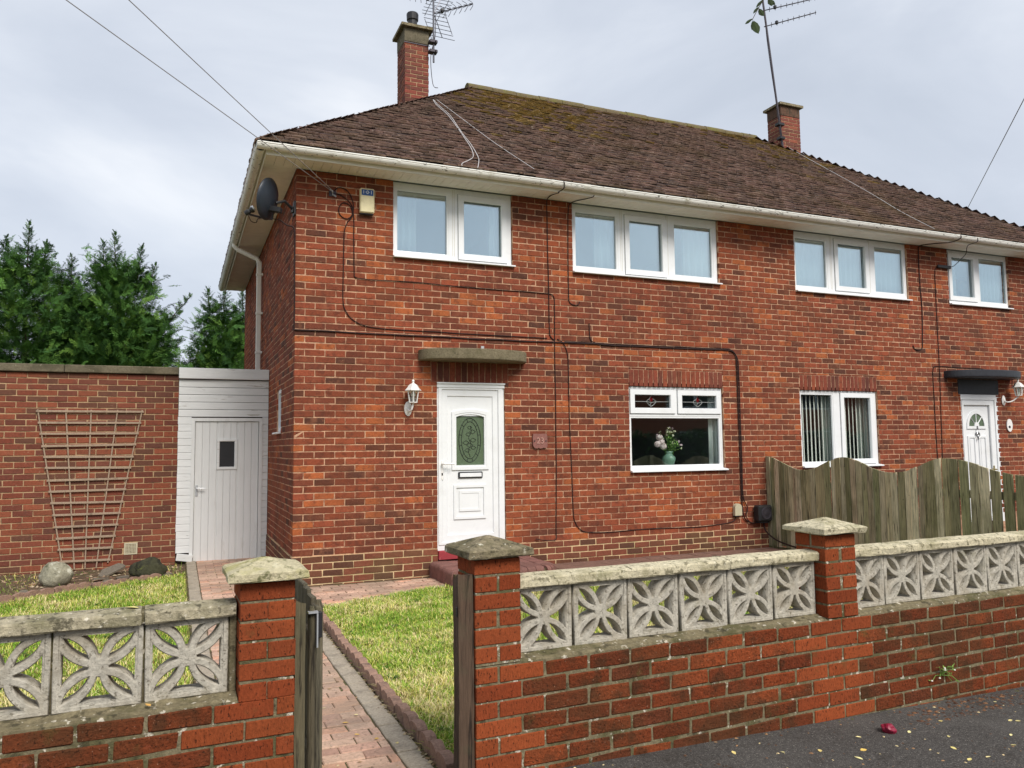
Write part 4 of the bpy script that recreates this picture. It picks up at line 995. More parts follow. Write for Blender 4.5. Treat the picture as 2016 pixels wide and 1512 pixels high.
def garden_wall(label, s0, s1, pillars, capm, copm, blocks, copings, c0=0):
    g = local_thing('garden_wall', DIR*0+NRM*OFF, TH, label, 'garden wall')
    W4 = Matrix.Translation(NRM*OFF) @ Matrix.Rotation(TH, 4, 'Z')
    MB().box(s0+.0035, s1-.0035, .0045, .205, -.35, WTOP-.004).build('wall_core', M['wall_mortar'], g)
    # rough mortar bed the screen blocks sit in
    mb = MB(); n = 24; rr = random.Random(5); vs = []; fs = []
    for (pa, pb) in blocks['spans']:
        k = max(2, int((pb-pa)/.06)); o = len(vs)
        for i in range(k+1):
            s = pa+(pb-pa)*i/k
            for t, z in ((.010, WTOP-.006), (.014, WTOP+.003+rr.uniform(0, .004)), (.05, WTOP+.006+rr.uniform(-.003, .006)), (.074, WTOP+.013+rr.uniform(-.002, .009)), (.166, WTOP+.013), (.205, WTOP-.004)): vs.append((s, t+rr.uniform(-.003, .003), z))
        for i in range(k):
            for j in range(5): fs.append((o+i*6+j, o+(i+1)*6+j, o+(i+1)*6+j+1, o+i*6+j+1))
    mb.add(vs, fs).build('mortar_bed', M['wall_mortar'], g)
    sl = []; pl = []
    for (a, b, z, fw, seed, cm, edge, peak) in pillars:
        pl += [q for q in pillar(g, a, b, z, WTOP+.0, fw)]
        pillar_cap(g, a, b, z+.004, cm, edge, peak, seed=seed)
    wl = stretcher_slots(s0, s1, WTOP-10*.075-.005, WTOP-.004, [], lambda u, z: (u, .05125, z), 0, c0=c0)
    wl2 = []
    for q in wl:
        near = any(a-.13 < q[0][0] < b+.05 for a, b, *_ in pillars)
        (pl if near else wl2).append(q)
    for a, b, *_ in pillars:   # backs of the pillars below the wall top
        pass
    place_bricks('pillar', pl, g, limit=140, to_world=W4)
    place_bricks('wallb', wl2, g, limit=155, to_world=W4)
    z = WTOP+.012+.1475
    for s in blocks['at']:
        o = bpy.data.objects.new('screen_block', SCREEN); COLL.objects.link(o); o.parent = g
        o.location = (s, .120+rnd.uniform(-.003, .003), z+rnd.uniform(-.001, .001)); o.rotation_euler = (rnd.uniform(-.008, .008), rnd.uniform(-.008, .008), rnd.uniform(-.01, .01))
        o.scale = (.985, 1, .985)
    for i, s in enumerate(blocks['at']):
        MB().box(s-.1545, s-.1425, .094, .148, WTOP+.010, WTOP+.305).box(s+.1430, s+.1540, .0945, .1475, WTOP+.010, WTOP+.305).build('mortar_joint', M['wall_mortar'], g)
    for (a, b) in blocks['fill']:
        MB().cbox(a, b, .080, .160, WTOP+.012, WTOP+.306, .004).build('joint_filler', M['wall_mortar'], g)
    for (a, b), (c, d) in zip(copings[:-1], copings[1:]):
        lo, hi = (b, c) if c > b else (d, a)
        if 0 < hi-lo < .05: MB().box(lo-.002, hi+.002, .056, .188, .862, .903).build('coping_joint', M['wall_mortar'], g)
    for i, (a, b) in enumerate(copings):
        rr = random.Random(i+40); n = max(3, int((b-a)/.08)); vs = []; fs = []
        pr = [(.048, .860), (.044, .866), (.044, .896), (.052, .905), (.120, .916), (.190, .905), (.198, .896), (.198, .866), (.192, .860)]
        dz = rr.uniform(-.003, .003)
        for k in range(n+1):
            s = a+(b-a)*k/n
            for t, zz in pr: vs.append((s+rr.uniform(-.002, .002), t+rr.uniform(-.0025, .0025), zz+dz+rr.uniform(-.0022, .0022)))
        m = len(pr)
        for k in range(n):
            for j in range(m): fs.append((k*m+j, k*m+(j+1) % m, (k+1)*m+(j+1) % m, (k+1)*m+j))
        fs.append(tuple(range(m))); fs.append(tuple(n*m+j for j in range(m))[::-1])
        MB().add(vs, [f[::-1] for f in fs]).build('coping_stone', M[copm], g)
    return g
P1 = (-1.0916, -.884); P2 = (-.128, .089); P3 = (1.905, 2.129); P4 = (5.2, 5.42)
bw_ = (P3[0]-P2[1])/6
ats = [P2[1]+bw_*(i+.5) for i in range(6)]; at2 = [P3[1]+.003+.1475+.2975*i for i in range(10)]
garden_wall('red brick garden wall right of the gate with pierced concrete screen blocks', P2[0], 7.0,
    [(P2[0], P2[1], 1.013, True, 3, 'cap_dark', .036, .046), (P3[0], P3[1], 1.003, True, 4, 'coping', .034, .042), (P4[0], P4[1], 1.003, True, 6, 'coping', .034, .042)], 'cap_dark', 'coping',
    {'at': ats+at2, 'spans': [(P2[1]+.002, P3[0]-.002), (P3[1]+.002, P4[0]-.002), (P4[1]+.002, 6.99)], 'fill': [(5.11, 5.198)]},
    [(P2[1]+.003, .70), (.703, 1.297), (1.300, P3[0]-.003), (P3[1]+.004, 2.62), (2.623, 3.22), (3.223, 3.82), (3.823, 4.42), (4.423, 5.19)])
atl = [P1[0]-.030-.1475-.2975*i for i in range(7)]
garden_wall('red brick garden wall left of the gate with a lichen covered pillar cap', -5.0, P1[1],
    [(P1[0], P1[1], .990, True, 9, 'cap_lichen', .036, .038)], 'cap_lichen', 'old_coping',
    {'at': atl, 'spans': [(-4.99, P1[0]-.002)], 'fill': [(-4.4, -3.215), (P1[0]-.0275, P1[0]-.002)]},
    [(-1.418, P1[0]-.006), (-2.02, -1.430), (-2.62, -2.023), (-3.22, -2.623), (-3.9, -3.223)], c0=1)

# ---------------- gate posts and the open gate
GWOOD = [lin(108, 98, 84), lin(96, 90, 76), lin(122, 112, 98)]
def gate_post(label, s, t, top, w, d, col, seed):
    g = local_thing('gate_post', NRM*OFF, TH, label, 'gate post', 'timber gate posts')
    rr = random.Random(seed); vs = []; fs = []; n = 12; zs = [-.2+(top+.2)*i/14 for i in range(15)]
    base = [(-w/2, -d/2), (0, -d/2), (w/2, -d/2), (w/2, 0), (w/2, d/2), (0, d/2), (-w/2, d/2), (-w/2, 0)]
    off = [(rr.uniform(-.004, .004), rr.uniform(-.004, .004)) for _ in base]
    for z in zs:
        for k, p in enumerate(base):
            dz = 0
            if z == zs[-1]: dz = -.035*(p[0]/w+.5)*0-.03*(p[1]/d+.5)+rr.uniform(-.01, .008)
            vs.append((s+p[0]+off[k][0]+rr.uniform(-.002, .002), t+p[1]+off[k][1]+rr.uniform(-.002, .002), z+dz))
    m = len(base)
    for j in range(len(zs)-1):
        for i in range(m): fs.append((j*m+i, j*m+(i+1) % m, (j+1)*m+(i+1) % m, (j+1)*m+i))
    fs.append(tuple((len(zs)-1)*m+i for i in range(m)))
    MB().add(vs, fs, col).build('post', M['grey_wood'], g)
    return g
gpa = gate_post('weathered dark timber gate post against the pillar right of the path', P2[0]-.036, .055, .955, .066, .075, lin(92, 74, 60), 3)
MB().cbox(P2[0]-.074, P2[0]-.069, .03, .045, .77, .81, .002).build('latch_keep', M['black_plastic'], gpa)
gate_post('greenish grey timber gate post against the lichen capped pillar', P1[1]+.022, .06, .895, .040, .08, lin(104, 96, 74), 5)
gt = local_thing('garden_gate', NRM*OFF, TH, 'grey wooden garden gate standing open inwards beside the left pillar', 'gate')
gx = P1[1]+.108
for i in range(8):
    a = .105+i*.098; h = .855+.05*math.sin(math.pi*i/7)
    MB().cbox(gx-.010, gx+.011, a, a+.092, .09, h, .004, lin(98, 92, 76), jit=.002, rr=rnd).build('gate_board', M['grey_wood'], gt)
for z in (.25, .72): MB().cbox(gx-.034, gx-.0105, .11, .88, z-.035, z+.035, .004, lin(110, 102, 84)).build('gate_rail', M['grey_wood'], gt)
MB().tube([(gx+.012, .16, .05), (gx+.012, .16, .84), (gx+.012, .16, .872)], [.019, .019, .010], 8, lin(116, 108, 88)).build('gate_stile', M['grey_wood'], gt)
MB().tube([(gx-.026, .10, .08), (gx-.026, .10, .83), (gx-.026, .10, .86)], [.016, .016, .009], 8, lin(96, 88, 70)).build('gate_stile', M['grey_wood'], gt)
lt = MB().box(gx-.012, gx-.006, .066, .094, .70, .835).box(gx-.045, gx-.006, .066, .094, .8355, .842); lt.build('gate_latch', M['galv'], gt)
MB().cbox(gx-.006, gx+.012, .075, .10, .735, .838, .003).build('latch_block', M['black_plastic'], gt)

# ================================================================== PATHS, STEP, LAWNS
PZ = .028
base = MB().box(-1.03, .02, -5.37, 2.6, -.1, PZ-.005); 
path = base.build('brick_path', M['joint_sand']); tag(path, kind='structure')
PAV = [(lin(192, 156, 136), 30), (lin(182, 146, 128), 30), (lin(202, 168, 146), 20), (lin(170, 138, 122), 15), (lin(206, 158, 132), 10)]
brick_variants('paver', PAV, M['paver'], n=20, L=.2, D=.1, H=.06, ch=.005, jit=.002)
sl = []; xa, xb = -.90, -.155
k = 0; y = -5.36
while y < 2.58:
    u = xa-(.1 if k % 2 else 0)
    while u < xb:
        a, b = max(u, xa), min(u+.2, xb)
        if b-a > .03: sl.append((((a+b)/2, y+.05, PZ-.03+rnd.uniform(-.0025, .0025)), b-a-.002, .097, .06, 0))
        u += .2
    y += .1; k += 1
place_bricks('paver', sl, path, limit=240, name='paving_block', stuff_name='paving')
for (a, b) in ((-.150, -.036), (-1.020, -.905)):
    y = -5.36
    while y < 2.55:
        L = .20; MB().cbox(a+.002, b-.002, y+.002, y+L-.003, -.04, PZ+.004+rnd.uniform(-.002, .002), .004, jit=.002, rr=rnd).build('edging_block', M['grey_edge'], path); y += L
# scalloped edging along the lawn
ed = thing('scalloped_edging', (.0, -3.2, 0), 'reddish brown scalloped concrete edging between path and right lawn', 'edging')
def scallop(parent, p0, p1, z0, h, th, n=3):
    p0, p1 = Vector(p0), Vector(p1); d = (p1-p0); L = d.length; d.normalize(); nn = Vector((-d.y, d.x, 0)); poly = []
    for i in range(n):
        for j in range(7):
            t = j/6; poly.append((L*(i+t)/n, h*(.86+.14*math.sqrt(max(0, 1-(2*t-1)**2)))+rnd.uniform(-.003, .003)))
    poly = [(0, 0)]+poly+[(L, 0)]; poly = poly[::-1]
    vs = [tuple(p0+d*a+Vector((0, 0, z0+b))+nn*(-th/2+rnd.uniform(-.0015, .0015))) for a, b in poly]+[tuple(p0+d*a+Vector((0, 0, z0+b))+nn*(th/2)) for a, b in poly]
    m = len(poly); fs = [tuple(range(m)), tuple(range(m, 2*m))[::-1]]+[(i, m+i, m+(i+1) % m, (i+1) % m) for i in range(m)]
    return MB().add(vs, [f[::-1] for f in fs]).build('edging_piece', M['scallop'], parent)
y = -5.33
while y < -1.45:
    xo = rnd.uniform(-.006, .006); scallop(ed, (.000+xo, y+.003, 0), (.000+xo+rnd.uniform(-.006, .006), y+.445, 0), -.05, .05+PZ+.075+rnd.uniform(-.008, .008), .052); y += .45
# cross path to the front step
cp = MB().add([(.021, -1.25, PZ-.0055), (1.60, -.56, PZ-.0055), (1.60, -.016, PZ-.0055), (.021, -.016, PZ-.0055)], [(0, 1, 2, 3)])
cpo = cp.build('cross_path', M['joint_sand']); tag(cpo, kind='structure')
sl = []; k = 0; y = -1.30
while y < -.02:
    u = -.03-(.1 if k % 2 else 0)
    while u < 1.52:
        a, b = max(u, -.03), min(u+.2, 1.518)
        ylim = -1.25+(.69/1.58)*(a-.02)
        if b-a > .03 and y > ylim and y+.1 < -.012:
            sl.append((((a+b)/2, y+.05, PZ-.028+rnd.uniform(-.0025, .0025)), b-a-.005, .095, .06, 0))
        u += .2
    y += .1; k += 1
place_bricks('paver', sl, cpo, limit=160, name='paving_block', stuff_name='paving')
for i in range(8):
    a = Vector((.03, -1.29, 0)).lerp(Vector((1.54, -.635, 0)), i/8); b = Vector((.03, -1.29, 0)).lerp(Vector((1.54, -.635, 0)), (i+1)/8); d = b-a
    MB().cbox(-d.length/2+.003, d.length/2-.003, -.045, .045, -.04, PZ+.004, .004, mtx=Matrix.Translation((a+b)/2) @ Matrix.Rotation(math.atan2(d.y, d.x), 4, 'Z'), jit=.002, rr=rnd).build('edging_block', M['grey_edge'], cpo)
# front step with bullnosed blocks
st = thing('front_step', (2.1, -.45, 0), 'dark red bullnosed block step below the white front door', 'step')
SZ = .196; SC = lin(128, 90, 82)
MB().box(1.54, 2.68, -.88, -.016, -.03, SZ-.03).build('step_core', M['joint_sand'], st)
def bull(parent, cx, cy, ang, L, w, col):
    """block whose front top edge is rounded; front faces -y before the turn"""
    pr = [(-L/2, 0)]+[(-L/2+.05-.05*math.cos(R(a)), SZ-.05+.05*math.sin(R(a))) for a in range(0, 91, 18)]+[(L/2, SZ), (L/2, 0)]
    mb = MB(); j = rnd.uniform(-.003, .003)
    mb.prism([(p[0], p[1]+(j if p[1] > .02 else 0)) for p in pr][::-1], -w/2+.003, w/2-.003, 'x', jitter_col(col, rnd))
    mb.xf(Matrix.Translation((cx, cy, 0)) @ Matrix.Rotation(ang, 4, 'Z')); return mb.build('step_block', M['step'], parent)
for i in range(9): bull(st, 1.70+i*.1, -.83, 0, .2, .1, SC)
for i in range(8): bull(st, 1.62, -.07-i*.1, R(-90), .2, .1, SC)
for i in range(3): bull(st, 1.63+.02, -.80+.03, R(-68+i*23), .22, .09, SC)
for i in range(3): bull(st, 2.60+.01*i, -.80+.02, R(20+i*25), .24, .1, SC)
for i in range(7): bull(st, 2.66, -.08-i*.1, R(90), .2, .1, SC)
for i in range(8):
    for j in range(3): MB().cbox(1.725+i*.105, 1.825+i*.105, -.03-.235*(j+1), -.035-.235*j, SZ-.03, SZ-.002+rnd.uniform(-.002, .002), .004, jitter_col(SC, rnd)).build('step_paver', M['step'], st)
# patio under the window
pa = MB().box(2.74, 6.40, -1.35, -.016, -.05, .064)
pao = pa.build('patio', M['joint_sand']); tag(pao, kind='structure')
PPAL = [lin(138, 106, 92), lin(122, 92, 80), lin(146, 116, 100)]
for i in range(16):
    for j in range(6):
        a = 2.745+i*.229; MB().cbox(a, a+.224, -.02-.222*(j+1), -.025-.222*j, .03, .070+rnd.uniform(-.003, .003), .004, jit=.003, rr=rnd).build('paving_slab', M['patio'], pao)

def lawn(name, poly, z=.03):
    o = MB().add([(p[0], p[1], z) for p in poly]+[(p[0], p[1], z-.1) for p in poly], [tuple(range(len(poly)))]+[(i, len(poly)+i, len(poly)+(i+1) % len(poly), (i+1) % len(poly)) for i in range(len(poly))]).build(name, M['lawn_soil']); tag(o, kind='structure'); return o
LR = [(.028, -5.35), (6.38, -5.18), (6.38, -1.37), (2.70, -1.37), (2.70, -1.02), (1.52, -.95), (1.52, -.70), (.04, -1.34)]
LL = [(-5.6, -5.5), (-1.035, -5.36), (-1.035, 1.62), (-1.45, 1.25), (-2.0, .92), (-2.45, .62), (-2.8, .22), (-5.6, -.6)]
lawn('lawn', LR); lawn('lawn', LL)
def inside(poly, x, y):
    r = np.zeros(len(x), dtype=bool); n = len(poly); j = n-1
    for i in range(n):
        xi, yi = poly[i]; xj, yj = poly[j]
        r ^= ((yi > y) != (yj > y)) & (x < (xj-xi)*(y-yi)/(yj-yi+1e-12)+xi); j = i
    return r
def vnoise(x, y, s, seed):
    r = np.random.RandomState(seed); g = r.rand(64, 64); X, Y = x/s, y/s
    xi, yi = np.floor(X).astype(int), np.floor(Y).astype(int); fx, fy = X-xi, Y-yi; fx = fx*fx*(3-2*fx); fy = fy*fy*(3-2*fy)
    A = lambda a, b: g[a % 64, b % 64]
    return (A(xi, yi)*(1-fx)+A(xi+1, yi)*fx)*(1-fy)+(A(xi, yi+1)*(1-fx)+A(xi+1, yi+1)*fx)*fy
def grass(poly, n, hmin, hmax, seed, dens, z=.03, broad=0):
    r = np.random.RandomState(seed); P = np.array(poly)
    x = r.uniform(P[:, 0].min(), P[:, 0].max(), n*3); y = r.uniform(P[:, 1].min(), P[:, 1].max(), n*3)
    ok = inside(poly, x, y); x, y = x[ok], y[ok]
    keep = r.rand(len(x)) < dens(x, y); x, y = x[keep], y[keep]
    clump = vnoise(x, y, .13, seed+1)*.65+vnoise(x, y, .05, seed+9)*.35; big = vnoise(x, y, .55, seed+2)*.6+vnoise(x, y, .2, seed+8)*.4; fine = vnoise(x, y, .045, seed+5)
    keep = (fine*.5+clump*.5+r.rand(len(x))*.35) > .42; x, y, clump, big = x[keep], y[keep], clump[keep], big[keep]
    m = len(x); h = r.uniform(hmin, hmax, m)*(.5+.9*clump); w = r.uniform(.0011, .0027, m)
    a = r.uniform(0, 2*np.pi, m); ln = h*r.uniform(.3, 1.5, m)
    flat = r.rand(m) < .28; h = np.where(flat, h*.45, h); ln = np.where(flat, ln*1.5, ln)
    dx, dy = np.cos(a), np.sin(a); px, py = -dy*w, dx*w
    V = np.zeros((m, 5, 3)); zb = z
    V[:, 0] = np.stack([x-px, y-py, np.full(m, zb)], 1); V[:, 1] = np.stack([x+px, y+py, np.full(m, zb)], 1)
    mx, my, mz = x+dx*ln*.35, y+dy*ln*.35, zb+h*.62
    V[:, 2] = np.stack([mx+px*.85, my+py*.85, mz], 1); V[:, 3] = np.stack([mx-px*.85, my-py*.85, mz], 1)
    V[:, 4] = np.stack([x+dx*ln, y+dy*ln, zb+h*r.uniform(.7, 1.0, m)], 1)
    base = (np.arange(m)*5)[:, None]
    F = np.concatenate([base+np.array([[0, 1, 2, 3]]), base+np.array([[3, 2, 4]])], 1).ravel()
    lt = np.tile([4, 3], m)
    g1, g2, ye, st_, br = [np.array(lin(*c)) for c in ((104, 150, 46), (156, 184, 66), (220, 212, 112), (236, 218, 164), (124, 96, 64))]
    t = np.clip(r.rand(m)*.7+big*.7-.2, 0, 1)[:, None]
    C = g1*(1-t)+g2*t
    k = r.rand(m); dry = np.clip((big-.40)*2.2+clump*.25, 0, 1)
    C = np.where((k < .30+.48*dry)[:, None], ye*(.8+.3*r.rand(m)[:, None]), C); C = np.where((k < .09+.46*dry)[:, None], st_*(.8+.3*r.rand(m)[:, None]), C); C = np.where((k < .04)[:, None], br, C)
    C[:, 3] = 1
    if broad:                       # flat rosettes of broader weed leaves among the blades
        cx_, cy_ = x[r.randint(0, m, broad)], y[r.randint(0, m, broad)]; ps_ = r.randint(0, m, broad); cx_, cy_ = x[ps_], y[ps_]; q = 11
        X = np.repeat(cx_, q); Y = np.repeat(cy_, q); a = r.uniform(0, 2*np.pi, broad*q); L = r.uniform(.025, .06, broad*q); w = L*r.uniform(.14, .24, broad*q); dx, dy = np.cos(a), np.sin(a); zt = zb+r.uniform(.012, .04, broad*q)
        B = np.zeros((broad*q, 5, 3)); B[:, 0] = np.stack([X-dy*w*.2, Y+dx*w*.2, np.full(len(X), zb+.01)], 1); B[:, 1] = np.stack([X+dy*w*.2, Y-dx*w*.2, np.full(len(X), zb+.01)], 1)
        B[:, 2] = np.stack([X+dx*L*.6+dy*w, Y+dy*L*.6-dx*w, zt], 1); B[:, 3] = np.stack([X+dx*L*.6-dy*w, Y+dy*L*.6+dx*w, zt], 1); B[:, 4] = np.stack([X+dx*L, Y+dy*L, zt-.006], 1)
        o_ = m*5; bb = (np.arange(broad*q)*5)[:, None]+o_
        F = np.concatenate([F, np.concatenate([bb+np.array([[0, 1, 2, 3]]), bb+np.array([[3, 2, 4]])], 1).ravel()]); lt = np.concatenate([lt, np.tile([4, 3], broad*q)])
        V = np.concatenate([V, B]); wc = np.repeat(np.array([lin(*[(84, 116, 40), (104, 132, 52), (72, 98, 44)][k]) for k in r.randint(0, 3, broad)]), q, axis=0); C = np.concatenate([C, wc])
    me = np_mesh('grass', V.reshape(-1, 3), F, lt, np.repeat(C, 2, axis=0), M['grass'])
    o = bpy.data.objects.new('grass', me); put(o); o['kind'] = 'stuff'; return o
LRg = [(.005, -5.35)]+LR[1:-1]+[(.01, -1.36)]
grass(LRg, 190000, .022, .060, 11, lambda x, y: np.where(x < 1.3, 1.0, np.where(x < 3.5, .30, .14)), broad=130)
BED = [(-5.6, -.6), (-2.8, .22), (-2.45, .62), (-2.0, .92), (-1.45, 1.25), (-1.06, 1.6), (-1.06, 2.5), (-5.6, 2.55)]
LLg = [(-5.6, -5.5), (-1.05, -5.36), (-1.05, 1.50), (-1.48, 1.14), (-2.0, .80), (-2.45, .48), (-2.85, .05), (-5.6, -.8)]
grass(LLg, 95000, .022, .055, 12, lambda x, y: np.where(x > -3.2, .9, .2), broad=90)
grass(BED, 4000, .02, .06, 15, lambda x, y: np.where((x < -2.6) | (x > -1.30), .5, .07), z=.0)
# edging, stones and slates of the bed
be = thing('bed_edging', (-2.1, .8, 0), 'row of brown scalloped edging at the front of the stony bed', 'edging')
bp = [(-3.4, -.15), (-3.0, .08), (-2.62, .40), (-2.30, .68), (-1.98, .90), (-1.62, 1.12), (-1.30, 1.34)]
for i in range(len(bp)-1): scallop(be, (*bp[i], 0), (bp[i+1][0]-.01, bp[i+1][1]-.01, 0), -.04, .04+(.105 if i < 4 else .085), .045, n=3)
def rock(name, label, pos, dims, m, seed, rotz=0.0):
    import bmesh
    bm = bmesh.new(); bmesh.ops.create_icosphere(bm, subdivisions=3, radius=1.0)
    from mathutils import noise as mn
    for v in bm.verts:
        p = v.co.copy(); k = 1+.30*mn.noise(p*1.1+Vector((seed, 0, 0)))+.12*mn.noise(p*2.7+Vector((0, seed, 0)))+.05*mn.noise(p*6)
        v.co = Vector((p.x*k*dims[0], p.y*k*dims[1], p.z*k*dims[2]))
    bmesh.ops.rotate(bm, verts=bm.verts, matrix=Matrix.Rotation(rotz, 3, 'Z'))
    zmin = min(v.co.z for v in bm.verts)
    for v in bm.verts: v.co.z = max(v.co.z, zmin+dims[2]*.35)-zmin-dims[2]*.35-.01
    me = bpy.data.meshes.new(name); bm.to_mesh(me); bm.free(); me.materials.append(M[m]); me.polygons.foreach_set('use_smooth', [True]*len(me.polygons))
    o = bpy.data.objects.new(name, me); put(o, None, pos); tag(o, label, 'rock', 'rocks in the stony bed'); return o
rock('rock', 'pale lichen spotted grey boulder below the trellis', (-2.40, 1.50, .0), (.17, .14, .155), 'rock_pale', 2.3)
rock('rock', 'dark mossy flat boulder nearer the plank door', (-1.44, 1.62, .02), (.20, .13, .125), 'rock_dark', 7.1)
def flat_stone(name, label, pos, s, seed, m, tilt, cat='stone', group='flat slates in the stony bed', th=.02):
    rr = random.Random(seed); n = 9; pts = [(s*(.7+.5*rr.random())*math.cos(2*math.pi*i/n)*1.25, s*(.7+.4*rr.random())*math.sin(2*math.pi*i/n)*.75) for i in range(n)]
    mb = MB().prism(pts, 0, th, 'z'); mb.xf(Matrix.Translation(pos) @ Euler(tilt).to_matrix().to_4x4()); o = mb.build(name, M[m]); tag(o, label, cat, group); return o
flat_stone('slate', 'long tilted brown slate leaning below the right foot of the trellis', (-1.86, 2.05, .05), .14, 3, 'slate', (.25, -.35, .5))
for i, (x, y) in enumerate(((-2.02, 1.2), (-1.86, 1.32), (-1.70, 1.22), (-1.60, 1.40), (-2.16, 1.08), (-1.95, 1.55), (-1.72, 1.62), (-1.28, 1.62), (-1.78, 1.06), (-2.62, .98), (-2.28, .62))):
    flat_stone('slate', {8: 'flat slate beside the scalloped edging in front of the boulders', 7: 'flat slate at the plank door end of the stony bed', 9: 'flat slate left of the pale boulder', 10: 'flat slate at the front of the bed below the pale boulder'}.get(i, 'flat grey brown slate lying in the stony bed in front of the garage'), (x, y, .012+.006*(i % 3)), .06+.02*rr.random(), 20+i, 'slate', (rr.uniform(-.12, .12), rr.uniform(-.12, .12), rr.uniform(0, 3)))
# litter on the bed: small stones and bark chips nobody could count
def litter(name, poly, n, smin, smax, seed, pal, m, z=.004, zf=None):
    r = np.random.RandomState(seed); P = np.array(poly); x = r.uniform(P[:, 0].min(), P[:, 0].max(), n*2); y = r.uniform(P[:, 1].min(), P[:, 1].max(), n*2)
    ok = inside(poly, x, y); x, y = x[ok][:n], y[ok][:n]; mb = MB()
    for i in range(len(x)):
        s = r.uniform(smin, smax); e_ = s*r.uniform(.4, .9); h = s*r.uniform(.1, .4); a = r.uniform(0, 6.28); ca, sa = math.cos(a), math.sin(a); zz = zf(x[i], y[i]) if zf else z
        t1, t2 = r.uniform(-.3, .3), r.uniform(-.3, .3)
        vs = [(x[i]+(p*s*ca-q*e_*sa), y[i]+(p*s*sa+q*e_*ca), zz+hh*h+p*s*t1*.5+q*e_*t2*.5) for p, q, hh in ((-1, -.6, 0), (.9, -1, 0), (1, .8, 0), (-.7, 1, 0), (0, 0, 1.6))]
        c = pal[r.randint(len(pal))]; mb.add(vs, [(0, 1, 4), (1, 2, 4), (2, 3, 4), (3, 0, 4)], jitter_col(c, random.Random(i), .2))
    o = mb.build(name, M[m]); o['kind'] = 'stuff'; return o
litter('bed_litter', BED, 1500, .008, .035, 5, [lin(150, 128, 106), lin(120, 98, 80), lin(176, 158, 132), lin(98, 84, 68), lin(140, 104, 84)], 'leaf')

# ================================================================== NEIGHBOUR'S FENCE
fe = thing('wooden_fence', (6.42, -2.6, 0), 'mossy wooden boundary fence with a wavy scalloped top', 'fence')
FPAL = [lin(180, 170, 138), lin(156, 148, 114), lin(198, 188, 158), lin(144, 140, 104), lin(184, 168, 140)]
FX = 6.42; y = -.012; rr = random.Random(31)
def ftop(y):
    P = 1.40 if y > -2.80 else 1.9; t = -y if y > -2.80 else -y-2.80
    c = .5+.5*math.cos(2*math.pi*t/P); return 1.150+.170*c**1.15
while y > -5.25:
    w = rr.uniform(.070, .084); gap = rr.uniform(.005, .009)
    if -3.62 < y < -2.82: gap = rr.uniform(.012, .022); w = .098
    elif y < -1.5: gap = rr.uniform(.004, .009)
    a, b = y-w, y; x0 = FX+(.006 if int(y*1000) % 2 else -.004)+rr.uniform(-.005, .005); c = jitter_col(rr.choice(FPAL), rr, .30); zb = .10+rr.uniform(-.02, .02)
    za, zz = ftop(a), ftop(b); mb = MB(); ch = .003; t = .018
    pr = [(a, zb), (b, zb), (b, zz), ((a+b)/2, ftop((a+b)/2)), (a, za)]
    mb.prism(pr, x0, x0+t, 'x', c)
    o = mb.build('fence_board', M['fence_wood'], fe); o.rotation_euler = (rr.uniform(-.006, .006), rr.uniform(-.01, .01), rr.uniform(-.02, .02)); y -= w+gap
for z in (.35, .95):
    MB().box(FX+.022, FX+.06, -5.25, -.02, z-.04, z+.04, lin(108, 100, 76)).build('fence_rail', M['fence_wood'], fe)
for yy in (-.06, -1.9, -3.7, -5.2): MB().box(FX+.061, FX+.15, yy-.045, yy+.045, -.1, 1.12, lin(100, 94, 70)).build('fence_post', M['fence_wood'], fe)
b = MB().box(FX-.008, FX+.03, -5.25, -.02, -.05, .095, lin(92, 86, 58)); b.build('gravel_board', M['fence_wood'], fe)

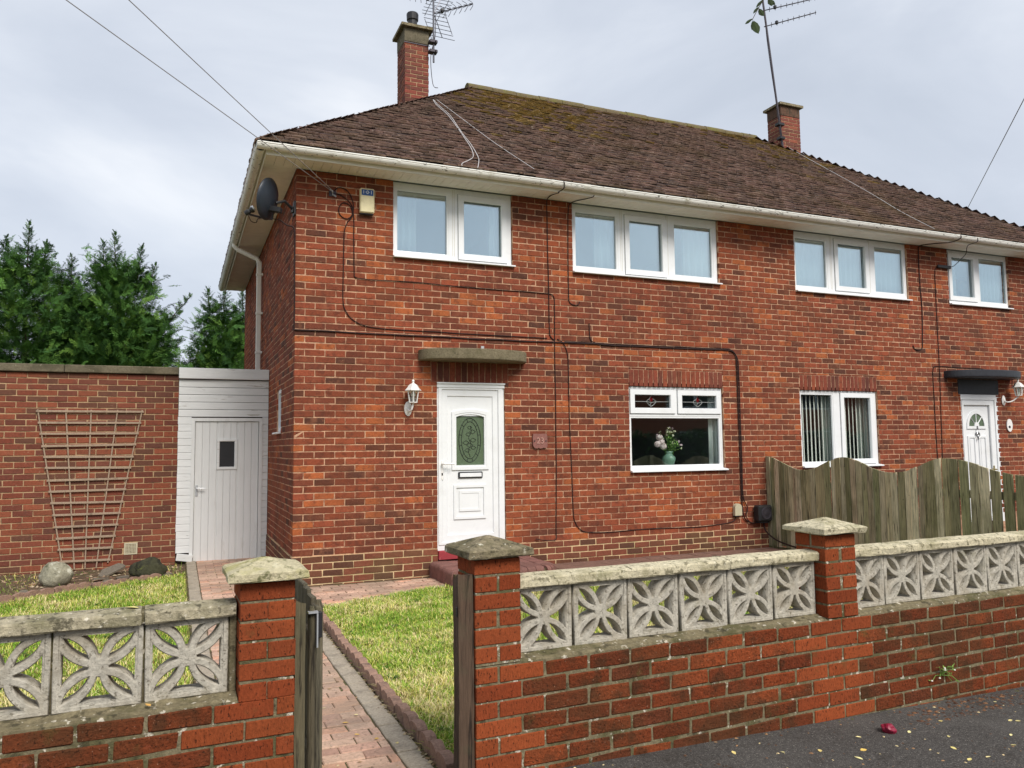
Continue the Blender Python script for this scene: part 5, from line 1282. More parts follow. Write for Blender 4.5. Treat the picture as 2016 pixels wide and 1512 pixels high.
# ================================================================== TREES BEHIND THE GARAGE
def conifer(label, x, y, H, rad, leaders, seed, nb=120, green=0):
    t = thing('conifer_tree', (x, y, 0), label, 'conifer', 'conifers behind the garage wall')
    r = np.random.RandomState(seed)
    tb = MB().tube([(x, y, -.1), (x+.05, y, H*.4), (x, y+.05, H*.82)], [.14, .09, .03], 8); tb.build('trunk', M['bark'], t)
    sprays = []    # base, dir, length, up-normal
    def unit(v): return v/np.linalg.norm(v)
    for i in range(nb):
        f = (i+.5)/nb; z = H*(.10+.80*f**1.05)
        rr_ = rad*(1.0-.74*f**2.5)*(.72+.5*r.rand())*(.75+.25*min(1, z/(H*.3)))
        a = i*2.39996+r.uniform(-.5, .5); el = r.uniform(.25, .6)+.35*f
        d = np.array([math.cos(a)*math.cos(el), math.sin(a)*math.cos(el), math.sin(el)])
        b0 = np.array([x, y, z-rr_*math.sin(el)*.6]); L = rr_/math.cos(el)*.92
        n = int(14+18*rr_/rad)
        for k in range(n):
            u = .30+.72*(k+r.rand())/n; p = b0+d*L*u+np.array([0, 0, .18*rad*u*u])+r.normal(0, .09+.05*u, 3)
            dd = unit(d*.8+r.normal(0, .55, 3)+np.array([0, 0, .12])); ln = r.uniform(.20, .42)*(1.15-.3*f)
            nn = unit(np.cross(dd, r.normal(0, 1, 3)+np.array([0, 0, 1.5]))); nn = unit(np.cross(dd, nn))
            sprays.append((p, dd, ln, nn))
    for (lx, ly, lz, hh, *fr_) in leaders:
        top = np.array([lx, ly, lz]); fq = fr_[0] if fr_ else .75; bot = np.array([x+(lx-x)*fq, y+(ly-y)*fq, lz-hh*1.35]); n = int(34*hh)+10; st_ = top-bot
        pts = [tuple(bot+st_*k/6+np.array([r.normal(0, .012), r.normal(0, .012), 0])*(k > 0)*(k < 6)) for k in range(7)]
        MB().tube(pts, [.022-.0028*k for k in range(7)], 5).build('leader_stem', M['bark'], t)
        for k in range(n):
            u = (k+.5)/n; p = bot+st_*u; a = k*2.4+r.uniform(-.4, .4); w = (1-u)
            el = .45+.5*u; dd = unit(np.array([math.cos(a)*math.cos(el), math.sin(a)*math.cos(el), math.sin(el)])); ln = .10+.42*w**.8*r.uniform(.7, 1.1)*hh**.5
            nn = unit(np.cross(np.cross(dd, np.array([0, 0, 1.])), dd)); sprays.append((p, dd, ln, nn))
            if u < .5:
                for q in range(2): sprays.append((p+dd*ln*r.uniform(.2, .7), unit(dd+r.normal(0, .45, 3)), ln*r.uniform(.5, .8), unit(np.cross(np.cross(dd, r.normal(0, 1, 3)), dd))))
        sprays.append((top-np.array([0, 0, .12]), np.array([0.1, 0, 1.]), .22, np.array([1., 0, 0])))
    n = len(sprays); P = np.array([s[0] for s in sprays]); D = np.array([s[1] for s in sprays]); Ln = np.array([s[2] for s in sprays]); Nn = np.array([s[3] for s in sprays])
    D /= np.linalg.norm(D, axis=1)[:, None]; Sd = np.cross(D, Nn); Sd /= np.linalg.norm(Sd, axis=1)[:, None]; Nn = np.cross(Sd, D)
    K = 11; verts = []; cols = []
    g = [np.array(lin(*c)) for c in ((62, 98, 44), (80, 118, 50), (50, 82, 40), (98, 132, 56))]
    cb = np.where((r.rand(n) < .45)[:, None], g[0], g[1]); cb = np.where((r.rand(n) < .25)[:, None], g[2], cb); cb = np.where((r.rand(n) < .12)[:, None], g[3], cb)*(.8+.4*r.rand(n))[:, None]*(1+.12*green); cb[:, 3] = 1
    droop = r.uniform(-.05, .22, n)
    def at(u): return P+D*(Ln*u)[:, None]-np.array([0, 0, 1.])*(droop*Ln*u*u)[:, None]
    def quad(a, b, c, d_): verts.append(np.stack([a, b, c, d_], 1)); cols.append(cb)
    w = (.016*np.ones(n))[:, None]
    quad(at(0)-Sd*w*.4, at(0)+Sd*w*.4, at(1.0)+Sd*w*.1, at(1.0)-Sd*w*.1)
    for k in range(K):
        for sg in (-1, 1):
            u = (k+.55+.25*sg)/K*.93+.03; l = Ln*(.36*(1-.7*u)+.05)*r.uniform(.7, 1.25, n); a = r.uniform(.75, 1.05, n); tw = r.uniform(-.35, .35, n)
            dirv = D*np.cos(a)[:, None]+(Sd*sg*np.cos(tw)[:, None]+Nn*np.sin(tw)[:, None])*np.sin(a)[:, None]
            perp = np.cross(dirv, Nn); perp /= np.linalg.norm(perp, axis=1)[:, None]
            b0 = at(u); m = b0+dirv*(l*.5)[:, None]; e_ = b0+dirv*l[:, None]-np.array([0, 0, .12])*l[:, None]
            ww = (.034*l+.0065)[:, None]
            quad(b0, m+perp*ww, e_, m-perp*ww)
    V = np.concatenate(verts).reshape(-1, 3)-np.array([x, y, 0]); C = np.concatenate(cols); m = len(C)
    me = np_mesh('crown', V, np.arange(m*4), np.full(m, 4), C, M['leaf'])
    o = bpy.data.objects.new('crown', me); put(o, t, (x, y, 0)); return t
conifer('bushy dark green conifer at the left picture edge with twin tips', -4.45, 12.0, 6.1, 1.75, [(-4.42, 12, 6.80, 1.1), (-4.08, 12.1, 6.38, .8), (-4.86, 12, 6.42, .9)], 1, 185, .3)
conifer('lower conifer with one thin tip between the two tallest ones', -3.45, 12.4, 5.5, 1.35, [(-3.58, 12.3, 6.14, .8)], 2, 140)
conifer('tall conifer with three feathery tips left of the sky gap', -2.55, 11.9, 6.1, 1.55, [(-2.64, 12, 6.74, 1.1), (-2.90, 12, 6.50, .95), (-2.05, 12, 6.46, .9), (-1.74, 12.1, 6.05, .7)], 3, 185, .1)
conifer('wide conifer whose long branch reaches across the sky gap', -1.95, 12.5, 5.0, 1.15, [(-.92, 12.2, 5.35, .85, .15)], 4, 140)
conifer('smaller conifer close to the house wall behind the white passage', -.25, 11.6, 4.9, 1.0, [(-.55, 11.6, 5.44, .75), (-.15, 11.6, 5.55, .8)], 5, 140, .3)
conifer('conifer half hidden by the corner of the house', .45, 12.2, 5.1, 1.0, [(.28, 12.1, 5.52, .7)], 6, 110)
conifer('conifer cut by the left edge of the picture', -5.75, 12.2, 5.6, 1.35, [(-5.65, 12.2, 5.95, .8)], 7, 130, .1)
conifer('low conifer deep between the two tall ones, just above the coping', -3.3, 13.4, 4.6, 1.4, [], 8, 130)

# ================================================================== CABLES AND WIRES
def cable(name, label, pts, r=.006, m='cable', cat='cable', sm=6, n=5, group=None):
    o = MB().tube(smooth_path(pts, sm) if sm else pts, r, n).build(name, M[m]); tag(o, label, cat, group); return o
def wl(pts, y=-.008): return [(p[0], y-(p[2] if len(p) > 2 else 0), p[1]) for p in pts]
def jog(pts, k=.12, amp=.004, seed=1):
    """small irregularities along a clipped cable"""
    rr = random.Random(seed); out = []
    for a, b in zip(pts[:-1], pts[1:]):
        n = max(1, int(math.hypot(b[0]-a[0], b[1]-a[1])/k))
        for i in range(n): out.append((a[0]+(b[0]-a[0])*i/n+(rr.uniform(-amp, amp) if i else 0), a[1]+(b[1]-a[1])*i/n+(rr.uniform(-amp, amp) if i else 0)))
    out.append(pts[-1]); return out
cable('wall_cable', 'black cable down the house corner and along the wall above both canopies', [(-.17, .02, 4.02), (-.10, -.01, 3.96), (-.03, -.016, 3.94), (-.012, -.018, 3.86)]+wl(jog([(-.010, 3.80), (-.008, 2.83)], .3, .004), .006 and -.014)+wl(jog([(.0, 2.80), (1.4, 2.793), (3.1, 2.793), (4.7, 2.786), (5.80, 2.792)], .3, .005), -.012)+wl([(5.90, 2.775), (5.955, 2.72), (5.965, 2.6)], -.014)+wl(jog([(5.968, 2.4), (5.975, .75)], .4, .003), -.014)+wl([(5.985, .55), (6.03, .46), (6.15, .41), (6.25, .45), (6.29, .52)], -.02), .0085)
cable('wall_cable', 'second black cable running beside the thick one down to the meter box', wl(jog([(3.3, 2.806), (4.7, 2.803), (5.78, 2.808)], .3, .003), -.012)+wl([(5.87, 2.80), (5.935, 2.76), (5.99, 2.66), (5.996, 2.5)], -.012)+wl(jog([(6.0, 2.3), (6.0, .8)], .4, .003), -.012)+wl([(6.06, .62), (6.03, .52), (6.09, .43), (6.2, .42), (6.31, .52)], -.024), .007)
cable('wall_cable', 'thin black cable looped in a ring between the dish and the alarm box', wl([(.40, 4.39), (.47, 4.45), (.57, 4.42), (.63, 4.30), (.63, 4.17), (.57, 4.10), (.49, 4.13), (.47, 4.21), (.52, 4.28), (.60, 4.25), (.625, 4.14), (.57, 4.06), (.535, 3.95)])+wl(jog([(.53, 3.8), (.525, 3.15)], .3, .003))+wl([(.56, 3.03), (.64, 2.94), (.76, 2.885), (.95, 2.86)])+wl(jog([(1.3, 2.853), (2.2, 2.845), (3.06, 2.84)], .3, .004)), .0055)
cable('wall_cable', 'thin dark cable from the wire bracket passing below both upstairs windows', wl([(.40, 4.38), (.50, 4.36), (.61, 4.27), (.64, 4.12)])+wl(jog([(.642, 3.9), (.648, 3.50)], .3, .003))+wl([(.66, 3.435), (.74, 3.42), (.9, 3.418)])+wl(jog([(1.2, 3.425), (1.7, 3.415), (2.5, 3.405), (3.0, 3.405)], .25, .006))+wl([(3.12, 3.40), (3.165, 3.36), (3.17, 3.25)])+wl(jog([(3.168, 3.0), (3.16, 1.2), (3.145, .50)], .4, .004))+wl([(3.14, .38), (3.10, .35), (2.95, .36), (2.86, .38)], -.024), .0055)
cable('wall_cable', 'black cable from the gutter straight down between the upstairs windows', [(3.09, -.475, 4.70), (3.10, -.48, 4.66), (3.10, -.45, 4.615), (3.07, -.37, 4.595), (3.08, -.36, 4.59), (3.06, -.20, 4.606), (3.07, -.05, 4.60), (3.08, -.012, 4.52)]+wl(jog([(3.085, 4.3), (3.095, 2.95)], .3, .003))+wl([(3.11, 2.86), (3.17, 2.815)]), .006)
cable('wall_cable', 'short black cable beside the three pane window ending in a hook', [(3.55, -.40, 4.60), (3.55, -.365, 4.59), (3.54, -.25, 4.605), (3.42, -.03, 4.60), (3.385, -.012, 4.50)]+wl(jog([(3.378, 4.2), (3.372, 3.42)], .3, .003))+wl([(3.38, 3.32), (3.43, 3.285), (3.50, 3.285), (3.53, 3.33)]), .006)
cable('wall_cable', 'very short dark cable stub rising from the long wall cable', wl([(3.66, 3.06), (3.662, 2.92), (3.68, 2.84), (3.75, 2.81)]), .0055)
cable('wall_cable', 'thin dark cable dropping between door and leaded window to the box at the fence', wl([(3.20, 2.835), (3.28, 2.79), (3.34, 2.66), (3.35, 2.5)])+wl(jog([(3.35, 2.3), (3.36, 1.6), (3.385, .7)], .35, .004))+wl([(3.41, .55), (3.50, .445), (3.65, .415)])+wl(jog([(3.9, .405), (4.6, .415), (5.3, .405), (5.7, .43)], .3, .006))+wl([(5.84, .46), (5.87, .52)]), .0055)
cable('wall_cable', 'black cable with a hooked end right of the middle upstairs window of the right house', [(9.98, -.475, 4.70), (9.98, -.48, 4.65), (9.94, -.42, 4.615), (9.85, -.35, 4.594), (9.75, -.2, 4.606), (9.63, -.03, 4.60), (9.61, -.012, 4.50)]+wl(jog([(9.61, 4.2), (9.63, 3.6), (9.60, 3.06)], .3, .008))+wl([(9.58, 2.96), (9.50, 2.93), (9.42, 2.95), (9.39, 3.0)]), .008)
cable('wall_cable', 'thin dark cable down the wall left of the fan light door', wl([(10.30, 4.33), (10.02, 4.29), (9.96, 4.20)])+wl(jog([(9.955, 3.9), (9.94, 2.4), (9.90, 1.15)], .4, .004)), .006)
cable('wall_cable', 'dark cable from the right wall lamp over the black canopy and down', wl(jog([(9.80, 1.15), (9.79, 1.9), (9.79, 2.5)], .3, .004))+wl([(9.80, 2.62), (9.88, 2.69)])+wl([(10.4, 2.682), (10.9, 2.68), (11.05, 2.645), (11.18, 2.64), (11.4, 2.66), (11.6, 2.64), (11.64, 2.56), (11.64, 2.42)]), .006)
cb = MB().cbox(10.0, 10.3, -.045, -.012, 4.28, 4.33, .008); tag(cb.build('cable_joint', M['black_plastic']), 'black cable joint hanging beside the last upstairs window', 'cable joint')
cable('wall_cable', 'black cable loop hanging from the gutter to the joint by the last window', [(10.36, -.475, 4.69), (10.38, -.45, 4.63), (10.30, -.35, 4.59), (10.44, -.2, 4.50), (10.45, -.08, 4.42), (10.38, -.03, 4.34), (10.29, -.03, 4.31)], .0055)
cable('ground_cable', 'black cables drooping along the foot of the fence', [(6.32, -.03, .40), (6.30, -.10, .30), (6.33, -.25, .20), (6.37, -.5, .14), (6.36, -.85, .12), (6.36, -1.3, .10), (6.36, -1.8, .08)], .011)
def up(pts, d=.0): return [(p[0], p[1], p[2]+d) for p in pts]
cable('roof_cable', 'white aerial cable snaking down the roof, left of a pair', up([(2.28, 2.21, 6.72), (2.25, 1.94, 6.52), (2.27, 1.5, 6.2), (2.24, .99, 5.81), (2.18, .53, 5.48), (2.13, .16, 5.21), (2.06, -.11, 5.0), (1.94, -.30, 4.87), (1.80, -.45, 4.76), (1.77, -.52, 4.70)]), .0045, 'pale_cable')
cable('roof_cable', 'white aerial cable down the roof, right one of a pair', up([(2.29, 2.21, 6.72), (2.28, 1.98, 6.55), (2.31, 1.52, 6.21), (2.26, 1.05, 5.86), (2.22, .71, 5.61), (2.19, .32, 5.32), (2.13, -.04, 5.06), (2.09, -.22, 4.92), (1.97, -.50, 4.71)]), .0045, 'pale_cable')
cable('roof_cable', 'straight pale wire slanting across the left part of the roof', up([(2.35, 2.25, 6.75), (2.49, 1.28, 6.03), (2.61, .48, 5.44), (2.78, -.30, 4.87)]), .0045, 'pale_cable')
cable('roof_cable', 'pale wire slanting down the roof of the right house', up([(10.1, 3.3, 7.50), (9.88, 2.61, 7.02), (9.80, 1.85, 6.45), (9.62, .88, 5.74), (9.45, .13, 5.18), (9.42, -.47, 4.74)]), .005, 'pale_cable')
A = Vector((.40, -.05, 4.385))
cable('overhead_wire', 'upper of two overhead wires reaching the wall bracket left of the alarm box', [A+Vector((-2.0, -1.95, .75))*k for k in (0, 1, 2, 3, 4)], .0042, 'wire', 'wire', 0)
A2 = Vector((.36, -.05, 4.40))
cable('overhead_wire', 'lower of two overhead wires crossing the eaves corner to the wall bracket', [A2+Vector((-2.39, -1.95, .63))*k for k in (0, 1, 2, 3, 4)], .0042, 'wire', 'wire', 0)
A, B = Vector((19.1, 6.1, 8.0)), Vector((12.2, -.1, 7.33))
cable('overhead_wire', 'single overhead wire right of the far chimney, above the roof', [A+(A-B)*.4, A, B, B+(B-A)*.5], .008, 'wire', 'wire', 0)
bk = thing('wire_bracket', (.40, -.02, 4.36), 'small metal bracket holding the overhead wires to the brick wall', 'bracket')
MB().cbox(.36, .44, -.012, .0, 4.34, 4.40, .002).build('bracket_plate', M['metal_dark'], bk); MB().tube([(.40, -.01, 4.37), (.39, -.06, 4.385), (.36, -.06, 4.40)], .007, 6).tube([(.40, -.01, 4.36), (.43, -.05, 4.33)], .010, 6).build('bracket_hook', M['galv'], bk)

# ================================================================== THINGS ON THE WALLS
# satellite dish
ds = thing('satellite_dish', (-.25, -.08, 4.0), 'dark grey oval satellite dish on a bracket at the house corner', 'satellite dish')
dc = Vector((-.268, -.08, 4.205)); nd = Vector((-.78, .50, .20)).normalized(); ud = (Vector((0, 0, 1))-nd*nd.z).normalized(); sd_ = ud.cross(nd)
ud2 = (ud*math.cos(.28)+sd_*math.sin(.28)); sd2 = ud2.cross(nd)
vs, fs = [], []; NR, NA = 6, 32
for side_ in (0, 1):
    for i in range(NR+1):
        r_ = i/NR
        for k in range(NA):
            a = 2*math.pi*k/NA; p = dc+ud2*(.228*r_*math.sin(a))+sd2*(.222*r_*math.cos(a))+nd*(.055*r_*r_-(.0 if side_ == 0 else .012)); vs.append(tuple(p))
for side_ in (0, 1):
    o_ = side_*(NR+1)*NA
    for i in range(NR):
        for k in range(NA):
            q = (o_+i*NA+k, o_+i*NA+(k+1) % NA, o_+(i+1)*NA+(k+1) % NA, o_+(i+1)*NA+k); fs.append(q if side_ == 0 else q[::-1])
for k in range(NA): fs.append((NR*NA+k, NR*NA+(k+1) % NA, (NR+1)*NA+NR*NA+(k+1) % NA, (NR+1)*NA+NR*NA+k))
MB().add(vs, fs).build('reflector', M['dish'], ds, smooth=True)
bo = dc-ud2*.21-nd*.0
MB().tube([dc-ud2*.12-nd*.03, bo-nd*.02, bo+nd*.08, Vector((-.49, .02, 4.045))], .012, 6).build('feed_arm', M['metal_dark'], ds)
MB().lathe([(.0, -.045), (.028, -.04), (.030, 0), (.022, .02), (.034, .035), (.034, .06), (0, .062)], 12, (-.50, .01, 4.07), mtx=Vector((.7, -.25, .45)).to_track_quat('Z', 'Y').to_matrix().to_4x4()).build('receiver', M['black_plastic'], ds)
MB().lathe([(.0, .0), (.030, .002), (.030, .03), (0, .032)], 12, (-.468, -.002, 4.10), mtx=Vector((.7, -.25, .45)).to_track_quat('Z', 'Y').to_matrix().to_4x4()).build('receiver_cap', M['galv'], ds)
MB().tube(smooth_path([(-.50, .01, 4.03), (-.47, .01, 3.97), (-.42, .01, 3.96), (-.40, .0, 4.0), (-.33, -.02, 4.01), (-.17, .02, 4.02)]), .005, 5).build('feed_cable', M['cable'], ds)
MB().cbox(-.035, .035, -.05, .01, -.075, .075, .008, mtx=Matrix.Translation(dc-nd*.05-ud2*.08) @ nd.to_track_quat('Z', 'Y').to_matrix().to_4x4()).build('mount_plate', M['black_plastic'], ds)
MB().tube([dc-nd*.05-ud2*.03, Vector((-.13, -.06, 4.21)), Vector((-.03, .05, 4.16))], .016, 8).build('mount_arm', M['black_plastic'], ds)
MB().cbox(-.020, -.002, .0, .12, 4.09, 4.25, .004).cbox(-.045, -.021, .03, .08, 4.12, 4.19, .004).build('wall_plate', M['black_plastic'], ds)
# text helper
def text_mesh(body, size, depth, m, name):
    c = bpy.data.curves.new('txt', 'FONT'); c.body = body; c.size = size; c.extrude = depth; c.align_x = 'CENTER'; c.align_y = 'CENTER'
    o = bpy.data.objects.new('tmp', c); COLL.objects.link(o); bpy.context.view_layer.update()
    me = bpy.data.meshes.new_from_object(o.evaluated_get(bpy.context.evaluated_depsgraph_get())); me.name = name
    bpy.data.objects.remove(o, do_unlink=True); bpy.data.curves.remove(c); me.materials.clear(); me.materials.append(m); return me
def text_on(parent, body, size, depth, m, pos, name='lettering', sx=1.0):
    o = bpy.data.objects.new(name, text_mesh(body, size, depth, M[m], name)); put(o, parent, pos); o.rotation_euler = (R(90), 0, 0); o.scale = (sx, 1, 1); return o
al = thing('alarm_box', (.78, -.03, 4.17), 'cream burglar alarm box with a blue label left of the upstairs window', 'alarm box')
MB().cbox(.700, .866, -.075, -.006, 4.175, 4.46, .012).build('alarm_case', M['alarm'], al)
MB().cbox(.706, .860, -.055, -.0065, 4.163, 4.1745, .003).build('case_base', M['metal_dark'], al)
MB().cbox(.716, .850, -.0775, -.0755, 4.375, 4.442, .0005).build('blue_label', M['blue'], al)
text_on(al, '1\u00b70\u00b71', .058, .0006, 'print_white', (.783, -.0785, 4.409))
MB().cbox(.6985, .6996, -.045, -.030, 4.21, 4.225, .0003).build('screw_hole', M['gap_rubber'], al)
# house number plaque
pq = thing('number_plaque', (2.935, -.01, 1.47), 'reddish slate house number plaque right of the oval glass door', 'house number')
pts = [(2.845, 1.648), (2.84, 1.60), (2.842, 1.515), (2.852, 1.49), (2.868, 1.474), (2.895, 1.470), (2.915, 1.478), (2.935, 1.470), (2.965, 1.472), (2.985, 1.480), (3.01, 1.474), (3.03, 1.478), (3.036, 1.50), (3.036, 1.62), (3.028, 1.645), (3.0, 1.652), (2.93, 1.648), (2.88, 1.652)]
MB().prism(pts, -.024, -.004, 'y').build('plaque_board', M['plaque'], pq)
text_on(pq, '23', .105, .005, 'digits', (2.938, -.027, 1.562))
for x in (2.862, 3.016): MB().lathe([(0, 0), (.009, .0005), (.008, .004), (0, .0045)], 8, (x, -.0245, 1.562), mtx=Matrix.Rotation(R(90), 4, 'X')).build('screw', M['gap_rubber'], pq)
p2 = thing('door_plaque', (11.50, -.01, 1.66), 'small white oval plaque right of the fan light door', 'plaque')
MB().prism([(11.505+.068*math.cos(2*math.pi*i/24), 1.755+.105*math.sin(2*math.pi*i/24)) for i in range(24)], -.018, -.004, 'y').build('plaque_disc', M['lamp_white'], p2)
MB().prism([(11.497+.024*math.cos(2*math.pi*i/10)*(1+.3*(i % 2)), 1.728+.022*math.sin(2*math.pi*i/10)) for i in range(10)], -.0200, -.0185, 'y').build('plaque_picture', M['metal_dark'], p2)
# lanterns
def lantern(label, x, zc, y=-.13, up_arm=True, base=None):
    l = thing('wall_lantern', (x, -.02, zc-.2), label, 'wall lamp'); s = .082
    body = MB()
    hexa = lambda r, z: [(x+r*math.cos(math.pi/3*i+.3), y+r*math.sin(math.pi/3*i+.3), z) for i in range(6)]
    a, b = hexa(.046, zc-.105), hexa(.068, zc+.03)
    for i in range(6): body.tube([a[i], b[i]], .006, 4)
    for L_ in (a, b): body.tube(L_+[L_[0]], .0065, 4)
    body.lathe([(.0, -.125), (.012, -.12), (.018, -.112), (.05, -.108), (.05, -.10), (0, -.099)], 6, (x, y, zc))
    body.build('lantern_frame', M['lamp_white'], l)
    g = MB(); vs = a+b; g.add([(p[0]*.96+x*.04, p[1]*.96+y*.04, p[2]) for p in vs], [(i, (i+1) % 6, 6+(i+1) % 6, 6+i) for i in range(6)]); g.build('lantern_glass', M['lamp_glass'], l)
    MB().lathe([(.094, .028), (.096, .036), (.074, .058), (.050, .095), (.030, .108), (.014, .116), (.012, .13), (.018, .14), (.010, .155), (0, .16)], 6, (x, y, zc)).build('lantern_roof', M['lamp_white'], l)
    MB().lathe([(.012, -.09), (.012, -.03), (.024, -.02), (.03, .0), (.02, .025), (0, .03)], 10, (x, y, zc-.01)).build('bulb', M['lamp_white'], l)
    bx, bz = base
    MB().tube(smooth_path([(bx, -.02, bz), (bx, -.07, bz-.03), ((bx+x)/2, -.11, bz-.01), (x, y, zc-.115)]), .011, 6).build('lantern_arm', M['lamp_white'], l)
    MB().lathe([(.0, .0), (.030, .001), (.045, .010), (.03, .02), (.018, .03), (0, .032)], 14, (bx, -.002, bz), mtx=Matrix.Rotation(R(90), 4, 'X') @ Matrix.Diagonal((1, 1.9, 1, 1))).build('wall_plate', M['lamp_white'], l); return l
lantern('white wall lantern left of the oval glass door', 1.305, 2.115, -.12, base=(1.275, 1.945))
lantern('white wall lantern on a curved arm right of the fan light door', 11.56, 2.345, -.16, base=(11.40, 2.165))
# boxes by the fence
b1 = thing('meter_box', (5.885, -.02, .52), 'small beige round topped box beside the black cables', 'cable box')
pr = [(5.825, .528), (5.94, .528), (5.94, .64)]+[(5.8825+.0575*math.cos(math.pi*i/8), .635+.055*math.sin(math.pi*i/8)) for i in range(1, 8)]+[(5.825, .64)]
MB().prism(pr, -.055, -.004, 'y').build('box_cover', M['box_beige'], b1); MB().box(5.83, 5.936, -.04, -.004, .512, .5275).build('box_base', M['metal_dark'], b1)
b2 = thing('junction_box', (6.27, -.06, .43), 'weathered dark square junction box next to the fence', 'junction box')
MB().cbox(6.165, 6.395, -.135, -.004, .435, .655, .02).build('box_case', M['black_plastic'], b2)
MB().lathe([(.085, 0), (.08, .006), (.07, .002), (.04, .002), (.02, .006), (0, .007)], 20, (6.285, -.136, .55), mtx=Matrix.Rotation(R(90), 4, 'X')).build('box_ring', M['metal_dark'], b2)
MB().cbox(6.20, 6.37, -.10, -.01, .412, .4345, .004).build('cable_gland', M['gap_rubber'], b2)

# ================================================================== AERIALS
def rod(mb, a, b, r=.006, n=5): mb.tube([a, b], r, n)
ae = thing('tv_aerial', (2.94, 4.35, 8.55), 'television aerial with grid reflectors clamped to the nearer chimney', 'aerial')
mp_ = MB(); mx_, my_ = 2.955, 4.33; rod(mp_, (mx_, my_, 8.42), (mx_, my_, 10.1), .018, 8); mp_.build('mast', M['metal_grey'], ae)
ck = MB(); 
for z in (8.62, 8.80): ck.cbox(2.87, 3.02, 4.28, 4.40, z-.03, z+.03, .01); rod(ck, (2.98, 4.25, z), (2.98, 4.42, z), .012)
ck.build('mast_clamp', M['metal_dark'], ae)
MB().box(2.425, 2.90, 4.388, 4.3935, 8.735, 8.75).build('lashing_wire', M['metal_dark'], ae)
def yagi(parent, p0, p1, n, half, ev, r=.009, er=.005, cross=False, boxat=.2):
    p0, p1, ev = Vector(p0), Vector(p1), Vector(ev).normalized(); b = MB(); rod(b, p0, p1, r, 6); o = b.build('boom', M['metal_dark'], parent)
    for i in range(n):
        u = .14+.85*i/(n-1); p = p0.lerp(p1, u); e_ = MB(); h = half*(1.1-.25*u)
        if cross:
            d = (p1-p0).normalized(); w = ev.cross(d).normalized()
            e_.tube(smooth_path([p-ev*h-d*.06, p-ev*h*.3+d*.01, p+ev*h*.3+d*.01, p+ev*h-d*.06], 3), er, 4); e_.tube(smooth_path([p-w*h-d*.06, p-w*h*.3+d*.01, p+w*h*.3+d*.01, p+w*h-d*.06], 3), er, 4)
        else: rod(e_, p-ev*h, p+ev*h, er, 4)
        e_.build('director', M['metal_dark'], parent)
    p = p0.lerp(p1, boxat); MB().cbox(p.x-.03, p.x+.03, p.y-.03, p.y+.03, p.z-.02, p.z+.055, .01).build('dipole_box', M['black_plastic'], parent)
yagi(ae, (mx_, my_, 9.335), (3.62, 4.1, 9.54), 7, .11, (.35, .2, -1), cross=True, boxat=.22)
gr = MB()
for sg in (1, -1):
    c0 = Vector((mx_+.02, my_, 9.335+.03*sg)); c1 = c0+Vector((.16, .05, .36*sg))
    for w in (-.22, .22):
        q = Vector((.62*w, -.75*w, -.12*w*0)); rod(gr, c0+q, c1+q, .006, 4)
    for k in range(6):
        p = c0.lerp(c1, k/5); rod(gr, p+Vector((-.17, .20, .12)), p+Vector((.17, -.20, -.12)), .0055, 4)
    rod(gr, c0, c1, .008, 5)
gr.build('grid_reflector', M['metal_grey'], ae)
yagi(ae, (mx_+.05, my_, 9.60), (1.75, 4.6, 9.70), 12, .09, (.1, 0, -1), boxat=.12)
MB().tube(smooth_path([(mx_+.03, my_-.02, 9.3), (mx_+.02, my_-.03, 8.9), (mx_-.06, my_-.02, 8.5), (2.93, 4.3, 8.0), (2.8, 3.6, 7.6)]), .006, 4).build('aerial_cable', M['cable'], ae)
a2 = thing('aerial_mast', (10.56, 3.95, 7.6), 'tall leaning aerial mast with two combs beside the farther chimney', 'aerial')
m0, m1 = Vector((10.575, 3.93, 7.75)), Vector((10.055, 3.992, 12.45)); mb = MB(); rod(mb, m0, m1, .021, 8); mb.build('mast', M['metal_dark'], a2)
ck = MB()
for z in (7.98, 8.28): p = m0.lerp(m1, (z-7.75)/4.7); ck.cbox(p.x-.06, 10.62, p.y-.04, p.y+.09, z-.03, z+.03, .008)
ck.build('mast_clamp', M['black_plastic'], a2)
for z0, z1 in ((10.755, 11.15), (10.41, 10.83)):
    p = m0.lerp(m1, (z0-7.75)/4.7); yagi(a2, p+Vector((-.06, 0, -.015)), (11.43, 3.7, z1), 9, .05, (.06, 0, 1), r=.011, er=.008, boxat=.24)
MB().tube(smooth_path([(10.24, 3.95, 10.6), (10.26, 3.93, 10.0), (10.40, 3.92, 8.9), (10.55, 3.9, 7.9)]), .006, 4).build('aerial_cable', M['cable'], a2)
